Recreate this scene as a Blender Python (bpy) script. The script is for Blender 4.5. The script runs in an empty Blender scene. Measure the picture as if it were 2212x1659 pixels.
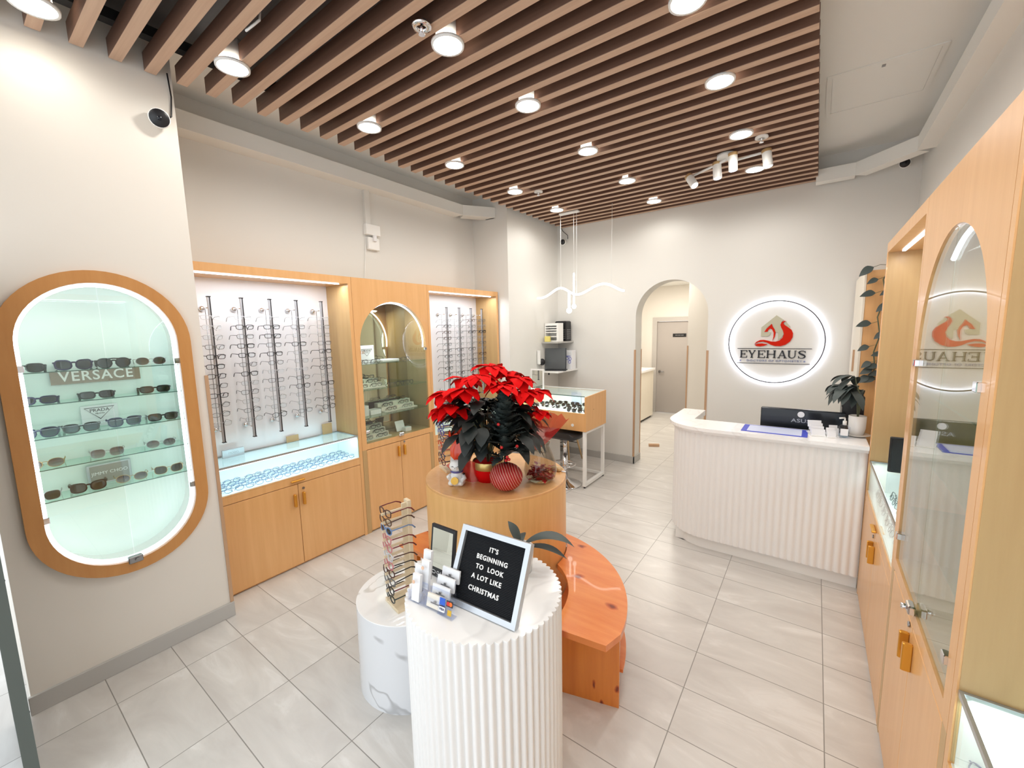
import bpy, bmesh, math, random
from mathutils import Vector, Matrix
from mathutils.geometry import tessellate_polygon
random.seed(7)
PI = math.pi
SC = bpy.context.scene
COL = SC.collection

# ---------------------------------------------------------------- camera
cam_d = bpy.data.cameras.new('camera'); cam = bpy.data.objects.new('camera', cam_d); COL.objects.link(cam)
cam_d.sensor_width = 36.0; cam_d.sensor_fit = 'HORIZONTAL'
cam_d.lens = 896.788 / 2212.0 * 36.0
cam_d.clip_start = 0.02
YAW, PITCH, ROLL = math.radians(36.168), math.radians(7.264), math.radians(-1.2316)
def _cam_matrix():
    B = Matrix(((1, 0, 0), (0, 0, -1), (0, 1, 0)))
    A = B @ Matrix.Rotation(YAW, 3, 'Z').transposed()
    Mx = Matrix.Rotation(ROLL, 3, 'Z') @ Matrix.Rotation(PITCH, 3, 'X') @ A
    R = Matrix((Mx[0], -Mx[1], -Mx[2])).transposed().to_4x4()
    return Matrix.Translation((0, 0, 1.9)) @ R
cam.matrix_world = _cam_matrix()
SC.camera = cam

# ---------------------------------------------------------------- world, exposure, lights
w = bpy.data.worlds.new('daylight'); SC.world = w; w.use_nodes = True
w.node_tree.nodes['Background'].inputs[0].default_value = (0.87, 0.94, 1.0, 1)
w.node_tree.nodes['Background'].inputs[1].default_value = 2.25
SC.view_settings.view_transform = 'Standard'; SC.view_settings.look = 'None'
SC.view_settings.gamma = 1.0; SC.view_settings.use_curve_mapping = False
SC.view_settings.exposure = 0.0
SC.cycles.use_denoising = True
SC.cycles.max_bounces = 10; SC.cycles.transparent_max_bounces = 24
SC.cycles.sample_clamp_indirect = 6.0
SC.cycles.caustics_reflective = False; SC.cycles.caustics_refractive = False

DOWN = [(-2.69, 1.13), (-2.69, 2.005), (-2.69, 2.885), (-2.69, 3.81), (-2.69, 4.70), (-2.89, 0.42),
        (-1.63, 1.73), (-1.63, 2.476), (-1.63, 3.375), (-1.63, 4.273), (-1.63, 5.135), (-1.63, 0.85),
        (-0.56, 2.19), (-0.56, 2.976), (-0.56, 3.857), (-0.56, 4.76), (-0.56, 1.3)]
SLAT_Z = 3.385
def area(name, loc, rot, sx, sy, power, color=(1, 1, 1), spread=PI):
    d = bpy.data.lights.new(name, 'AREA'); d.shape = 'RECTANGLE'; d.size = sx; d.size_y = sy
    d.energy = power; d.color = color; d.spread = spread
    o = bpy.data.objects.new(name, d); o.location = loc; o.rotation_euler = rot; COL.objects.link(o); return o
def spot(name, loc, power, color, r=0.05, size=150, blend=0.9):
    d = bpy.data.lights.new(name, 'SPOT'); d.energy = power; d.color = color; d.shadow_soft_size = r
    d.spot_size = math.radians(size); d.spot_blend = blend
    o = bpy.data.objects.new(name, d); o.location = loc; COL.objects.link(o); return o
WARM = (1.0, 0.97, 0.93)
for i, (x, y) in enumerate(DOWN):
    spot('downlight_beam', (x, y, SLAT_Z - 0.035), (3 if y < 0.6 else 12.5) if x < -2 else (8 if y > 5 else 16), WARM, 0.05, 172, 0.5)
# lit strips in the display units (each sits on its own LED profile, built below)
COOL = (0.90, 0.95, 1.0)
area('strip_beam', (-3.43, 1.60, 2.335), (0, 0, 0), 0.02, 1.10, 5.5, COOL)
area('strip_beam', (-3.43, 3.72, 2.335), (0, 0, 0), 0.02, 1.05, 5.5, COOL)
area('strip_beam', (0.42, 3.04, 2.325), (0, 0, 0), 0.02, 1.0, 2.2, COOL)
area('strip_beam', (0.42, 0.85, 2.325), (0, 0, 0), 0.02, 1.0, 1.0, COOL)
area('case_beam', (-3.385, 1.60, 0.955), (0, math.radians(38), 0), 0.012, 1.1, 3.6, (0.50, 0.86, 1.0))
area('case_beam', (0.36, 3.04, 0.955), (0, math.radians(-38), 0), 0.012, 1.1, 2.6, (0.8, 0.95, 1.0))
area('case_beam', (0.36, 0.85, 0.955), (0, math.radians(-38), 0), 0.012, 1.1, 2.6, (0.8, 0.95, 1.0))
area('arch_beam', (-3.44, 2.66, 2.15), (0, math.radians(20), 0), 0.03, 0.5, 5, COOL)
area('arch_beam', (0.42, 1.94, 2.15), (0, math.radians(-20), 0), 0.03, 0.5, 4, COOL)
area('case_beam', (-2.62, 4.43, 1.085), (math.radians(35), 0, 0), 0.9, 0.012, 4, (0.92, 0.97, 1.0))
area('hall_panel_beam', (-2.3, 8.0, 2.78), (0, 0, 0), 0.9, 0.9, 42, (1.0, 0.95, 0.86))
area('hall_panel_beam', (-2.0, 6.6, 2.78), (0, 0, 0), 0.5, 0.5, 12, (1.0, 0.95, 0.86))

# ---------------------------------------------------------------- materials
def lin(c):
    return tuple(((v / 255) / 12.92 if v <= 10 else (((v / 255) + 0.055) / 1.055) ** 2.4) for v in c)
MATS = {}
def mat(name, color=(200, 200, 200), rough=0.5, metal=0.0, spec=0.5, emit=0.0, ecol=None, coat=0.0, sheen=0.0):
    m = bpy.data.materials.new(name); m.use_nodes = True
    b = m.node_tree.nodes['Principled BSDF']; c = lin(color)
    b.inputs['Base Color'].default_value = (*c, 1); b.inputs['Roughness'].default_value = rough
    b.inputs['Metallic'].default_value = metal; b.inputs['Specular IOR Level'].default_value = spec
    b.inputs['Coat Weight'].default_value = coat
    if emit:
        b.inputs['Emission Color'].default_value = (*(lin(ecol) if ecol else c), 1)
        b.inputs['Emission Strength'].default_value = emit
    MATS[name] = m
    return m
def nodes(m):
    nt = m.node_tree
    return nt, nt.nodes, nt.links, nt.nodes['Principled BSDF']
def N(nt, t, **kw):
    n = nt.nodes.new(t)
    for k, v in kw.items():
        if k in n.inputs: n.inputs[k].default_value = v
        else: setattr(n, k, v)
    return n
def ramp(nt, stops):
    r = nt.nodes.new('ShaderNodeValToRGB'); e = r.color_ramp.elements
    while len(e) < len(stops): e.new(0.5)
    for el, (p, c) in zip(e, stops): el.position = p; el.color = (*lin(c), 1)
    return r
def wood(name, ca, cb, scale=(1, 1, 1), rough=0.42, coat=0.0, contrast=(0.3, 0.7)):
    m = mat(name, ca, rough, coat=coat); nt, ns, L, b = nodes(m)
    tc = N(nt, 'ShaderNodeTexCoord'); mp = N(nt, 'ShaderNodeMapping'); mp.inputs['Scale'].default_value = scale
    L.new(tc.outputs['Object'], mp.inputs[0])
    nz = N(nt, 'ShaderNodeTexNoise', Scale=1.0, Detail=5.0, Roughness=0.6); L.new(mp.outputs[0], nz.inputs['Vector'])
    r = ramp(nt, [(contrast[0], ca), (contrast[1], cb)]); L.new(nz.outputs['Fac'], r.inputs[0]); L.new(r.outputs[0], b.inputs['Base Color'])
    bp = N(nt, 'ShaderNodeBump', Strength=0.03); L.new(nz.outputs['Fac'], bp.inputs['Height']); L.new(bp.outputs[0], b.inputs['Normal'])
    return m
def paint(name, c, rough=0.6):
    m = mat(name, c, rough, spec=0.3); nt, ns, L, b = nodes(m)
    nz = N(nt, 'ShaderNodeTexNoise', Scale=260.0, Detail=2.0); tc = N(nt, 'ShaderNodeTexCoord'); L.new(tc.outputs['Object'], nz.inputs['Vector'])
    bp = N(nt, 'ShaderNodeBump', Strength=0.02); L.new(nz.outputs['Fac'], bp.inputs['Height']); L.new(bp.outputs[0], b.inputs['Normal'])
    return m
def glass(name, tint=(255, 255, 255), ior=1.5, refl=1.0):
    m = bpy.data.materials.new(name); m.use_nodes = True; nt = m.node_tree; nt.nodes.clear()
    out = N(nt, 'ShaderNodeOutputMaterial'); mix = N(nt, 'ShaderNodeMixShader'); fr = N(nt, 'ShaderNodeFresnel', IOR=ior)
    ge = N(nt, 'ShaderNodeNewGeometry'); iv = N(nt, 'ShaderNodeMapRange'); iv.inputs['To Min'].default_value = ior; iv.inputs['To Max'].default_value = 1 / ior
    nt.links.new(ge.outputs['Backfacing'], iv.inputs['Value']); nt.links.new(iv.outputs['Result'], fr.inputs['IOR'])
    t = N(nt, 'ShaderNodeBsdfTransparent'); t.inputs[0].default_value = (*lin(tint), 1)
    g = N(nt, 'ShaderNodeBsdfGlossy', Roughness=0.0); g.inputs[0].default_value = (refl, refl, refl, 1)
    nt.links.new(fr.outputs[0], mix.inputs[0]); nt.links.new(t.outputs[0], mix.inputs[1]); nt.links.new(g.outputs[0], mix.inputs[2]); nt.links.new(mix.outputs[0], out.inputs[0])
    MATS[name] = m
    return m
def sheer(name, color, alpha):
    m = mat(name, color, 0.7); nt, ns, L, b = nodes(m)
    out = [n for n in ns if n.type == 'OUTPUT_MATERIAL'][0]
    t = N(nt, 'ShaderNodeBsdfTransparent'); t.inputs[0].default_value = (1.0, 0.82, 0.8, 1)
    mx = N(nt, 'ShaderNodeMixShader', Fac=alpha); L.new(t.outputs[0], mx.inputs[1]); L.new(b.outputs[0], mx.inputs[2]); L.new(mx.outputs[0], out.inputs[0])
    return m
def glow(name, color, strength):
    m = bpy.data.materials.new(name); m.use_nodes = True; nt = m.node_tree; nt.nodes.clear()
    out = N(nt, 'ShaderNodeOutputMaterial'); e = N(nt, 'ShaderNodeEmission', Strength=strength); e.inputs[0].default_value = (*lin(color), 1)
    nt.links.new(e.outputs[0], out.inputs[0]); MATS[name] = m
    return m

WALL = paint('wall_paint', (227, 225, 220)); WALLW = paint('warm_wall_paint', (228, 222, 213)); CEIL = paint('ceiling_paint', (238, 237, 232))
DARKCEIL = paint('dark_ceiling', (96, 94, 96)); SKIRT = paint('skirting_grey', (186, 184, 180), 0.5)
OAK = wood('honey_wood', (230, 178, 120), (221, 167, 108), (26, 26, 1.6), 0.36, 0.3)
OAKD = wood('honey_wood_dark', (196, 162, 112), (187, 152, 103), (26, 26, 1.6), 0.4)
DRUM = wood('drum_wood', (238, 190, 126), (228, 178, 112), (30, 30, 2), 0.42)
RINGW = wood('oval_wood', (204, 146, 84), (194, 134, 72), (20, 20, 3), 0.4)
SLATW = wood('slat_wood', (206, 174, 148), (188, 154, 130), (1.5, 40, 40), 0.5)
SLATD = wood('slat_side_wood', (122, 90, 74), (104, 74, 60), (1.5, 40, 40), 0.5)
PALEWOOD = wood('pale_wood', (232, 214, 184), (222, 202, 168), (8, 8, 40), 0.5)
EDGEW = wood('edge_wood', (196, 160, 128), (184, 146, 112), (20, 20, 2), 0.5)
BLOND = wood('blond_wood', (222, 190, 140), (206, 170, 118), (20, 20, 4), 0.45)
def pine(name, ca, cb, leg=False):
    m = wood(name, ca, cb, (3, 22, 3) if not leg else (14, 14, 1.2), 0.28, 0.35); nt, ns, L, b = nodes(m)
    r = [n for n in ns if n.type == 'VALTORGB'][0]; tc = [n for n in ns if n.type == 'TEX_COORD'][0]
    sp = N(nt, 'ShaderNodeSeparateXYZ'); L.new(tc.outputs['Object'], sp.inputs[0]); cb_ = N(nt, 'ShaderNodeCombineXYZ'); L.new(sp.outputs[0], cb_.inputs[0]); L.new(sp.outputs[2 if leg else 1], cb_.inputs[1])
    mp = N(nt, 'ShaderNodeMapping'); mp.inputs['Scale'].default_value = (8.5, 4.2, 1) if leg else (2.3, 4.0, 1); mp.inputs['Location'].default_value = (0.31, 0.55, 0); L.new(cb_.outputs[0], mp.inputs[0])
    nz = N(nt, 'ShaderNodeTexNoise', Scale=3.0, Detail=2.0); L.new(mp.outputs[0], nz.inputs['Vector'])
    ad = N(nt, 'ShaderNodeMix', data_type='RGBA', blend_type='ADD'); ad.inputs[0].default_value = 0.25; L.new(mp.outputs[0], ad.inputs[6]); L.new(nz.outputs['Color'], ad.inputs[7])
    v = N(nt, 'ShaderNodeTexVoronoi', Scale=1.0, Randomness=0.9); v.voronoi_dimensions = '2D'; L.new(ad.outputs[2], v.inputs['Vector'])
    k = ramp(nt, [(0.035, (124, 54, 18)), (0.06, (200, 136, 96)), (0.11, (255, 255, 255))]); L.new(v.outputs['Distance'], k.inputs[0])
    mx = N(nt, 'ShaderNodeMix', data_type='RGBA', blend_type='MULTIPLY'); mx.inputs[0].default_value = 0.9
    L.new(r.outputs[0], mx.inputs[6]); L.new(k.outputs[0], mx.inputs[7]); L.new(mx.outputs[2], b.inputs['Base Color'])
    return m
PINE = pine('orange_pine', (238, 150, 84), (226, 126, 62)); PINEL = pine('orange_pine_leg', (226, 140, 56), (204, 114, 40), True)
def marble(name, base, vein, scale, rough=0.12):
    m = mat(name, base, rough); nt, ns, L, b = nodes(m)
    tc = N(nt, 'ShaderNodeTexCoord'); mp = N(nt, 'ShaderNodeMapping'); mp.inputs['Rotation'].default_value = (0.6, 0.75, 0.4); L.new(tc.outputs['Object'], mp.inputs[0])
    wv = N(nt, 'ShaderNodeTexWave', Scale=scale, Distortion=5.0, Detail=4.0); wv.inputs['Detail Scale'].default_value = 1.1; wv.inputs['Detail Roughness'].default_value = 0.62; L.new(mp.outputs[0], wv.inputs['Vector'])
    nz = N(nt, 'ShaderNodeTexNoise', Scale=3.0, Detail=2.0); L.new(tc.outputs['Object'], nz.inputs['Vector'])
    mu = N(nt, 'ShaderNodeMath', operation='MULTIPLY'); L.new(wv.outputs['Fac'], mu.inputs[0]); L.new(nz.outputs['Fac'], mu.inputs[1])
    r = ramp(nt, [(0.455, base), (0.485, vein), (0.50, vein), (0.545, base)]); L.new(mu.outputs[0], r.inputs[0]); L.new(r.outputs[0], b.inputs['Base Color'])
    return m
MARBLE = marble('grey_marble', (226, 227, 230), (186, 186, 188), 1.3)
QUARTZ = marble('white_quartz', (250, 249, 248), (240, 239, 238), 1.0, 0.18)
def tiles():
    m = mat('floor_tile', (205, 200, 194), 0.32); nt, ns, L, b = nodes(m)
    tc = N(nt, 'ShaderNodeTexCoord'); mp = N(nt, 'ShaderNodeMapping'); L.new(tc.outputs['Object'], mp.inputs[0])
    mp.inputs['Location'].default_value = (0.462 + 0.599 * 20, -3.312 + 0.2977 * 30, 0)
    br = N(nt, 'ShaderNodeTexBrick', Scale=1.0); br.offset = 0.0; br.squash = 1.0
    br.inputs['Brick Width'].default_value = 0.599; br.inputs['Row Height'].default_value = 0.2977; br.inputs['Mortar Size'].default_value = 0.0024
    br.inputs['Mortar Smooth'].default_value = 0.2
    br.inputs['Color1'].default_value = (0, 0, 0, 1); br.inputs['Color2'].default_value = (1, 1, 1, 1); br.inputs['Bias'].default_value = 0.0
    L.new(mp.outputs[0], br.inputs['Vector'])
    # shift the vein pattern per tile
    sh = N(nt, 'ShaderNodeVectorMath', operation='MULTIPLY_ADD'); L.new(br.outputs['Color'], sh.inputs[0]); sh.inputs[1].default_value = (9, 5, 3); 
    mp2 = N(nt, 'ShaderNodeMapping'); mp2.inputs['Rotation'].default_value = (0, 0, -0.75); mp2.inputs['Scale'].default_value = (1.1, 3.2, 1); L.new(tc.outputs['Object'], mp2.inputs[0]); L.new(mp2.outputs[0], sh.inputs[2])
    nz = N(nt, 'ShaderNodeTexNoise', Scale=1.6, Detail=7.0, Roughness=0.6, Distortion=0.9); L.new(sh.outputs[0], nz.inputs['Vector'])
    r = ramp(nt, [(0.32, (200, 195, 190)), (0.47, (207, 203, 198)), (0.57, (212, 208, 203)), (0.66, (222, 219, 215)), (0.74, (209, 205, 200))])
    L.new(nz.outputs['Fac'], r.inputs[0])
    mx = N(nt, 'ShaderNodeMix', data_type='RGBA'); L.new(br.outputs['Fac'], mx.inputs[0]); L.new(r.outputs[0], mx.inputs[6]); mx.inputs[7].default_value = (*lin((142, 138, 132)), 1)
    L.new(mx.outputs[2], b.inputs['Base Color'])
    bp = N(nt, 'ShaderNodeBump', Strength=0.25, Distance=0.002); bp.invert = True; L.new(br.outputs['Fac'], bp.inputs['Height']); L.new(bp.outputs[0], b.inputs['Normal'])
    return m
TILE = tiles()
WHITE = mat('white_lacquer', (244, 243, 240), 0.35); WHITEM = mat('white_metal', (242, 242, 240), 0.35)
PANELW = mat('white_back_panel', (236, 236, 240), 0.3); MINT = mat('mint_back_panel', (236, 248, 242), 0.35)
FLUTE = mat('fluted_white', (240, 238, 236), 0.45); CREAM = mat('cream_tray', (238, 230, 214), 0.5)
BLACK = mat('black_plastic', (24, 24, 28), 0.35); BLACKM = mat('black_matte', (20, 20, 22), 0.7); LEATHER = mat('black_leather', (34, 33, 35), 0.42)
GREYM = mat('grey_metal', (150, 150, 152), 0.3, 0.9); CHROME = mat('chrome', (225, 225, 228), 0.07, 1.0); SILVER = mat('silver_frame', (196, 200, 204), 0.32, 0.55)
ALU = mat('aluminium_rod', (168, 168, 172), 0.35, 0.3); GOLDH = mat('brass_handle', (222, 160, 62), 0.3, 0.6)
DOORG = paint('door_grey', (178, 170, 164), 0.5); CASING = paint('casing_grey', (190, 184, 178), 0.5)
MIRROR = mat('mirror', (226, 226, 214), 0.0, 1.0); BRONZEM = mat('tinted_mirror', (206, 200, 172), 0.01, 1.0)
GLASS = glass('clear_glass', (246, 252, 249), 1.5); GLASSD = glass('door_glass', (248, 252, 250), 1.55); SHELFG = glass('shelf_glass', (226, 244, 238), 1.5)
EDGEG = mat('glass_edge', (70, 108, 100), 0.15); CASEEDGE = mat('case_edge', (176, 182, 184), 0.15, 0.6)
LENSC = glass('clear_lens', (246, 250, 252), 1.45); SMOKE = glass('smoky_glass', (216, 211, 202), 1.45)
def tint_lens(name, top, bottom):
    m = glass(name, top, 1.6); nt = m.node_tree
    tc = N(nt, 'ShaderNodeTexCoord'); sp = N(nt, 'ShaderNodeSeparateXYZ'); nt.links.new(tc.outputs['Generated'], sp.inputs[0])
    r = ramp(nt, [(0.15, bottom), (0.85, top)]); nt.links.new(sp.outputs[2], r.inputs[0])
    t = [n for n in nt.nodes if n.type == 'BSDF_TRANSPARENT'][0]; nt.links.new(r.outputs[0], t.inputs[0])
    return m
LENSG = tint_lens('green_sun_lens', (26, 42, 42), (38, 58, 57)); LENSB = tint_lens('blue_sun_lens', (28, 46, 58), (60, 92, 102))
LENSM = tint_lens('mauve_sun_lens', (92, 76, 80), (180, 160, 164)); LENSN = tint_lens('brown_sun_lens', (60, 58, 54), (92, 88, 82))
LENSK = tint_lens('dark_sun_lens', (40, 44, 52), (60, 64, 72))
LED = glow('led_white', (236, 242, 255), 6.0); LEDW = glow('led_warm', (255, 248, 232), 26.0); PENDL = glow('pendant_light', (255, 250, 240), 9.0); LEDB = glow('halo_led', (228, 236, 255), 45.0)
SPOTL = glow('spot_lamp', (240, 246, 255), 12.0)
LETTER = mat('letter_black', (20, 20, 28), 0.4); GREYTXT = mat('letter_grey_blue', (150, 156, 186), 0.4); TAUPE = mat('logo_taupe', (188, 184, 160), 0.4); FOX = mat('logo_orange', (204, 34, 8), 0.7, spec=0.15)
RED = mat('poinsettia_red', (216, 4, 6), 0.8, spec=0.15); LEAF = mat('dark_leaf', (30, 36, 34), 0.5); LEAF2 = mat('grey_green_leaf', (66, 76, 74), 0.5); FROND = mat('fir_green', (46, 56, 54), 0.7); STEMM = mat('stem_green', (92, 96, 70), 0.6)
ORGANZA = sheer('red_organza', (206, 22, 18), 0.62); GOLDF = mat('gold_band', (206, 178, 110), 0.3, 0.7); FOIL = mat('orange_foil', (226, 66, 24), 0.3, coat=0.3); PURPLE = mat('purple_ribbon', (140, 90, 170), 0.4)
BERRY = mat('red_berry', (190, 20, 24), 0.3); CANDY = mat('red_petal', (190, 14, 20), 0.3); CERAMIC = mat('white_ceramic', (242, 240, 236), 0.18)
GOLDP = mat('gold_paint', (226, 178, 70), 0.35, 0.3); BLUEP = mat('blue_bib', (86, 84, 150), 0.4); MAROON = mat('maroon_ear', (140, 24, 38), 0.4)
CARD = mat('white_card', (238, 238, 240), 0.5); CREAMC = mat('cream_card', (236, 228, 214), 0.5); KRAFT = mat('kraft_card', (196, 166, 122), 0.6); ACRYL = glass('acrylic', (248, 250, 255), 1.49); SILVC = mat('silver_card', (190, 196, 202), 0.35, 0.4)
FELT = mat('black_felt', (14, 17, 22), 0.9); BLUEE = mat('blue_mat_border', (58, 72, 200), 0.4); MATPAGE = mat('mat_page', (214, 222, 248), 0.35); SCREEN = mat('dark_screen', (20, 24, 32), 0.2); SCREENG = mat('laptop_lid_grey', (84, 86, 86), 0.35)
BLUEK = mat('card_blue', (30, 90, 200), 0.4); ORANGE = mat('card_orange', (236, 110, 20), 0.4); REDK = mat('card_red', (206, 30, 24), 0.4); GOLDK = mat('card_gold', (214, 170, 40), 0.4); NAVY = mat('card_navy', (26, 32, 90), 0.4)
SIGNB = mat('sign_taupe_mirror', (140, 130, 116), 0.2, 0.5); SIGNG = mat('sign_grey', (150, 150, 146), 0.35); YELLOWN = mat('yellow_note', (240, 224, 130), 0.6)
TEAL = mat('dark_teal_metal', (44, 66, 72), 0.4, 0.3); GATEG = mat('grey_panel', (128, 140, 148), 0.4); GATEF = mat('charcoal_frame', (88, 96, 92), 0.45)
def plaid():
    m = mat('red_striped_pot', (176, 22, 24), 0.5); nt, ns, L, b = nodes(m)
    tc = N(nt, 'ShaderNodeTexCoord'); wv = N(nt, 'ShaderNodeTexWave', Scale=22.0, Distortion=3.0); wv.inputs['Detail Scale'].default_value = 0.6; mp = N(nt, 'ShaderNodeMapping'); mp.inputs['Rotation'].default_value = (0.0, 0.5, -0.62)
    L.new(tc.outputs['Object'], mp.inputs[0]); L.new(mp.outputs[0], wv.inputs['Vector'])
    r = ramp(nt, [(0.86, (170, 20, 22)), (0.93, (214, 170, 150))]); L.new(wv.outputs['Fac'], r.inputs[0]); L.new(r.outputs[0], b.inputs['Base Color'])
    return m
PLAID = plaid()
def frame_mat(n, c, metal=0.0): return mat('rim_' + n, c, 0.3, metal)
FR = {'black': frame_mat('black', (22, 22, 24)), 'brown': frame_mat('brown', (74, 40, 30)), 'maroon': frame_mat('maroon', (110, 24, 32)), 'navy': frame_mat('navy', (28, 34, 74)), 'blue': frame_mat('blue', (104, 134, 180)), 'violet': frame_mat('violet', (66, 56, 160)),
      'pink': frame_mat('pink', (196, 120, 124)), 'red': frame_mat('red', (206, 60, 34)), 'grey': frame_mat('grey', (110, 110, 112), 0.4), 'silver': frame_mat('silver', (176, 176, 178), 0.8), 'gold': frame_mat('gold', (190, 160, 110), 0.8), 'clear': frame_mat('clear', (206, 206, 210)),
      'green': frame_mat('dark_green', (38, 50, 46)), 'bluegrey': frame_mat('blue_grey', (96, 110, 150)), 'tortoise': frame_mat('tortoise', (88, 58, 36))}
# ---------------------------------------------------------------- mesh building
class MB:
    def __init__(s): s.v = []; s.f = []; s.mi = []; s.sm = []; s.cur = 0
    def add(s, vs, fs, smooth=False):
        o = len(s.v); s.v += [tuple(p) for p in vs]
        for f in fs: s.f.append(tuple(i + o for i in f)); s.mi.append(s.cur); s.sm.append(smooth)
        return s
    def box(s, x0, y0, z0, x1, y1, z1):
        v = [(x, y, z) for z in (z0, z1) for y in (y0, y1) for x in (x0, x1)]
        return s.add(v, [(0, 2, 3, 1), (4, 5, 7, 6), (0, 1, 5, 4), (2, 6, 7, 3), (0, 4, 6, 2), (1, 3, 7, 5)])
    def obox(s, c, size, R=None):
        R = R or Matrix.Identity(3); c = Vector(c); h = [d / 2 for d in size]
        v = [c + R @ Vector((x * h[0], y * h[1], z * h[2])) for z in (-1, 1) for y in (-1, 1) for x in (-1, 1)]
        return s.add(v, [(0, 2, 3, 1), (4, 5, 7, 6), (0, 1, 5, 4), (2, 6, 7, 3), (0, 4, 6, 2), (1, 3, 7, 5)])
    def rbox(s, x0, y0, z0, x1, y1, z1, b=0.004):
        # box with chamfered vertical edges and top/bottom edges
        P = []
        for (z, i) in ((z0, b), (z0 + b, 0), (z1 - b, 0), (z1, b)):
            X0, X1, Y0, Y1 = x0 + i, x1 - i, y0 + i, y1 - i
            P.append([(X0 + b, Y0, z), (X1 - b, Y0, z), (X1, Y0 + b, z), (X1, Y1 - b, z), (X1 - b, Y1, z), (X0 + b, Y1, z), (X0, Y1 - b, z), (X0, Y0 + b, z)])
        return s.loft(P, True, caps=True)
    def loft(s, rings, closed=True, caps=False, smooth=False):
        n = len(rings[0]); v = [p for r in rings for p in r]; f = []
        for i in range(len(rings) - 1):
            for j in range(n if closed else n - 1):
                k = (j + 1) % n; f.append((i * n + j, i * n + k, (i + 1) * n + k, (i + 1) * n + j))
        s.add(v, f, smooth)
        if caps:
            s.add(rings[0], [tuple(range(n - 1, -1, -1))]); s.add(rings[-1], [tuple(range(n))])
        return s
    def lathe(s, prof, c=(0, 0, 0), n=32, R=None, smooth=True, a0=0, a1=2 * PI):
        c = Vector(c); rings = []; full = abs(a1 - a0 - 2 * PI) < 1e-6
        for (r, z) in prof:
            ring = []
            for j in range(n if full else n + 1):
                a = a0 + (a1 - a0) * j / n; p = Vector((r * math.cos(a), r * math.sin(a), z))
                ring.append(c + (R @ p if R else p))
            rings.append(ring)
        return s.loft(rings, full, smooth=smooth)
    def cyl(s, c, r, h, n=24, R=None, smooth=True):
        s.lathe([(r, 0), (r, h)], c, n, R, smooth)
        c = Vector(c)
        for z, flip in ((0, True), (h, False)):
            ring = [c + ((R @ Vector((r * math.cos(2 * PI * j / n), r * math.sin(2 * PI * j / n), z))) if R else Vector((r * math.cos(2 * PI * j / n), r * math.sin(2 * PI * j / n), z))) for j in range(n)]
            s.add(ring, [tuple(range(n - 1, -1, -1)) if flip else tuple(range(n))])
        return s
    def sphere(s, c, r, n=16, m=10, sc=(1, 1, 1), R=None):
        prof = []; c = Vector(c); rings = []
        for i in range(m + 1):
            t = -PI / 2 + PI * i / m; ring = []
            for j in range(n):
                a = 2 * PI * j / n; p = Vector((r * sc[0] * math.cos(t) * math.cos(a), r * sc[1] * math.cos(t) * math.sin(a), r * sc[2] * math.sin(t)))
                ring.append(c + (R @ p if R else p))
            rings.append(ring)
        return s.loft(rings, True, smooth=True)
    def tube(s, path, r, n=6, closed=False, smooth=True, caps=True, flat=1.0):
        P = [Vector(p) for p in path]; m = len(P); rings = []; up = None
        rr = r if isinstance(r, (list, tuple)) else [r] * m
        for i in range(m):
            if closed: t = P[(i + 1) % m] - P[i - 1]
            else: t = P[min(i + 1, m - 1)] - P[max(i - 1, 0)]
            if t.length < 1e-9: t = Vector((0, 0, 1))
            t.normalize()
            if up is None:
                a = Vector((0, 0, 1)) if abs(t.z) < 0.9 else Vector((1, 0, 0)); up = t.cross(a).normalized()
            else:
                up = (up - t * up.dot(t)); up = up.normalized() if up.length > 1e-6 else t.orthogonal().normalized()
            bi = t.cross(up)
            rings.append([P[i] + (up * math.cos(2 * PI * j / n) * flat + bi * math.sin(2 * PI * j / n)) * rr[i] for j in range(n)])
        if closed: rings.append(rings[0])
        return s.loft(rings, True, caps=caps and not closed, smooth=smooth)
    def prism(s, loops, w0, w1, fn, walls=True, smooth=False):
        # loops: outline and holes as 2D points; fn(u, v, w) -> xyz
        flat = [p for l in loops for p in l]
        tris = tessellate_polygon([[Vector((p[0], p[1], 0)) for p in l] for l in loops])
        a = [fn(p[0], p[1], w0) for p in flat]; b = [fn(p[0], p[1], w1) for p in flat]; n = len(flat)
        s.add(a + b, [tuple(reversed(t)) for t in tris] + [tuple(i + n for i in t) for t in tris])
        if walls:
            for l in loops:
                m = len(l); A = [fn(p[0], p[1], w0) for p in l]; B = [fn(p[0], p[1], w1) for p in l]
                s.add(A + B, [(i, (i + 1) % m, m + (i + 1) % m, m + i) for i in range(m)], smooth)
        return s
    def text(s, txt, size, fn, depth=0.002, align='CENTER', bold=0.0, spacing=1.0):
        cu = bpy.data.curves.new('t', 'FONT'); cu.body = txt; cu.size = size; cu.align_x = align; cu.align_y = 'CENTER'; cu.extrude = depth / 2; cu.offset = bold; cu.space_character = spacing; cu.resolution_u = 3
        o = bpy.data.objects.new('t', cu); COL.objects.link(o)
        dg = bpy.context.evaluated_depsgraph_get(); me = bpy.data.meshes.new_from_object(o.evaluated_get(dg))
        s.add([fn(v.co.x, v.co.y, v.co.z) for v in me.vertices], [tuple(p.vertices) for p in me.polygons])
        bpy.data.objects.remove(o); bpy.data.curves.remove(cu); bpy.data.meshes.remove(me)
        return s
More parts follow.
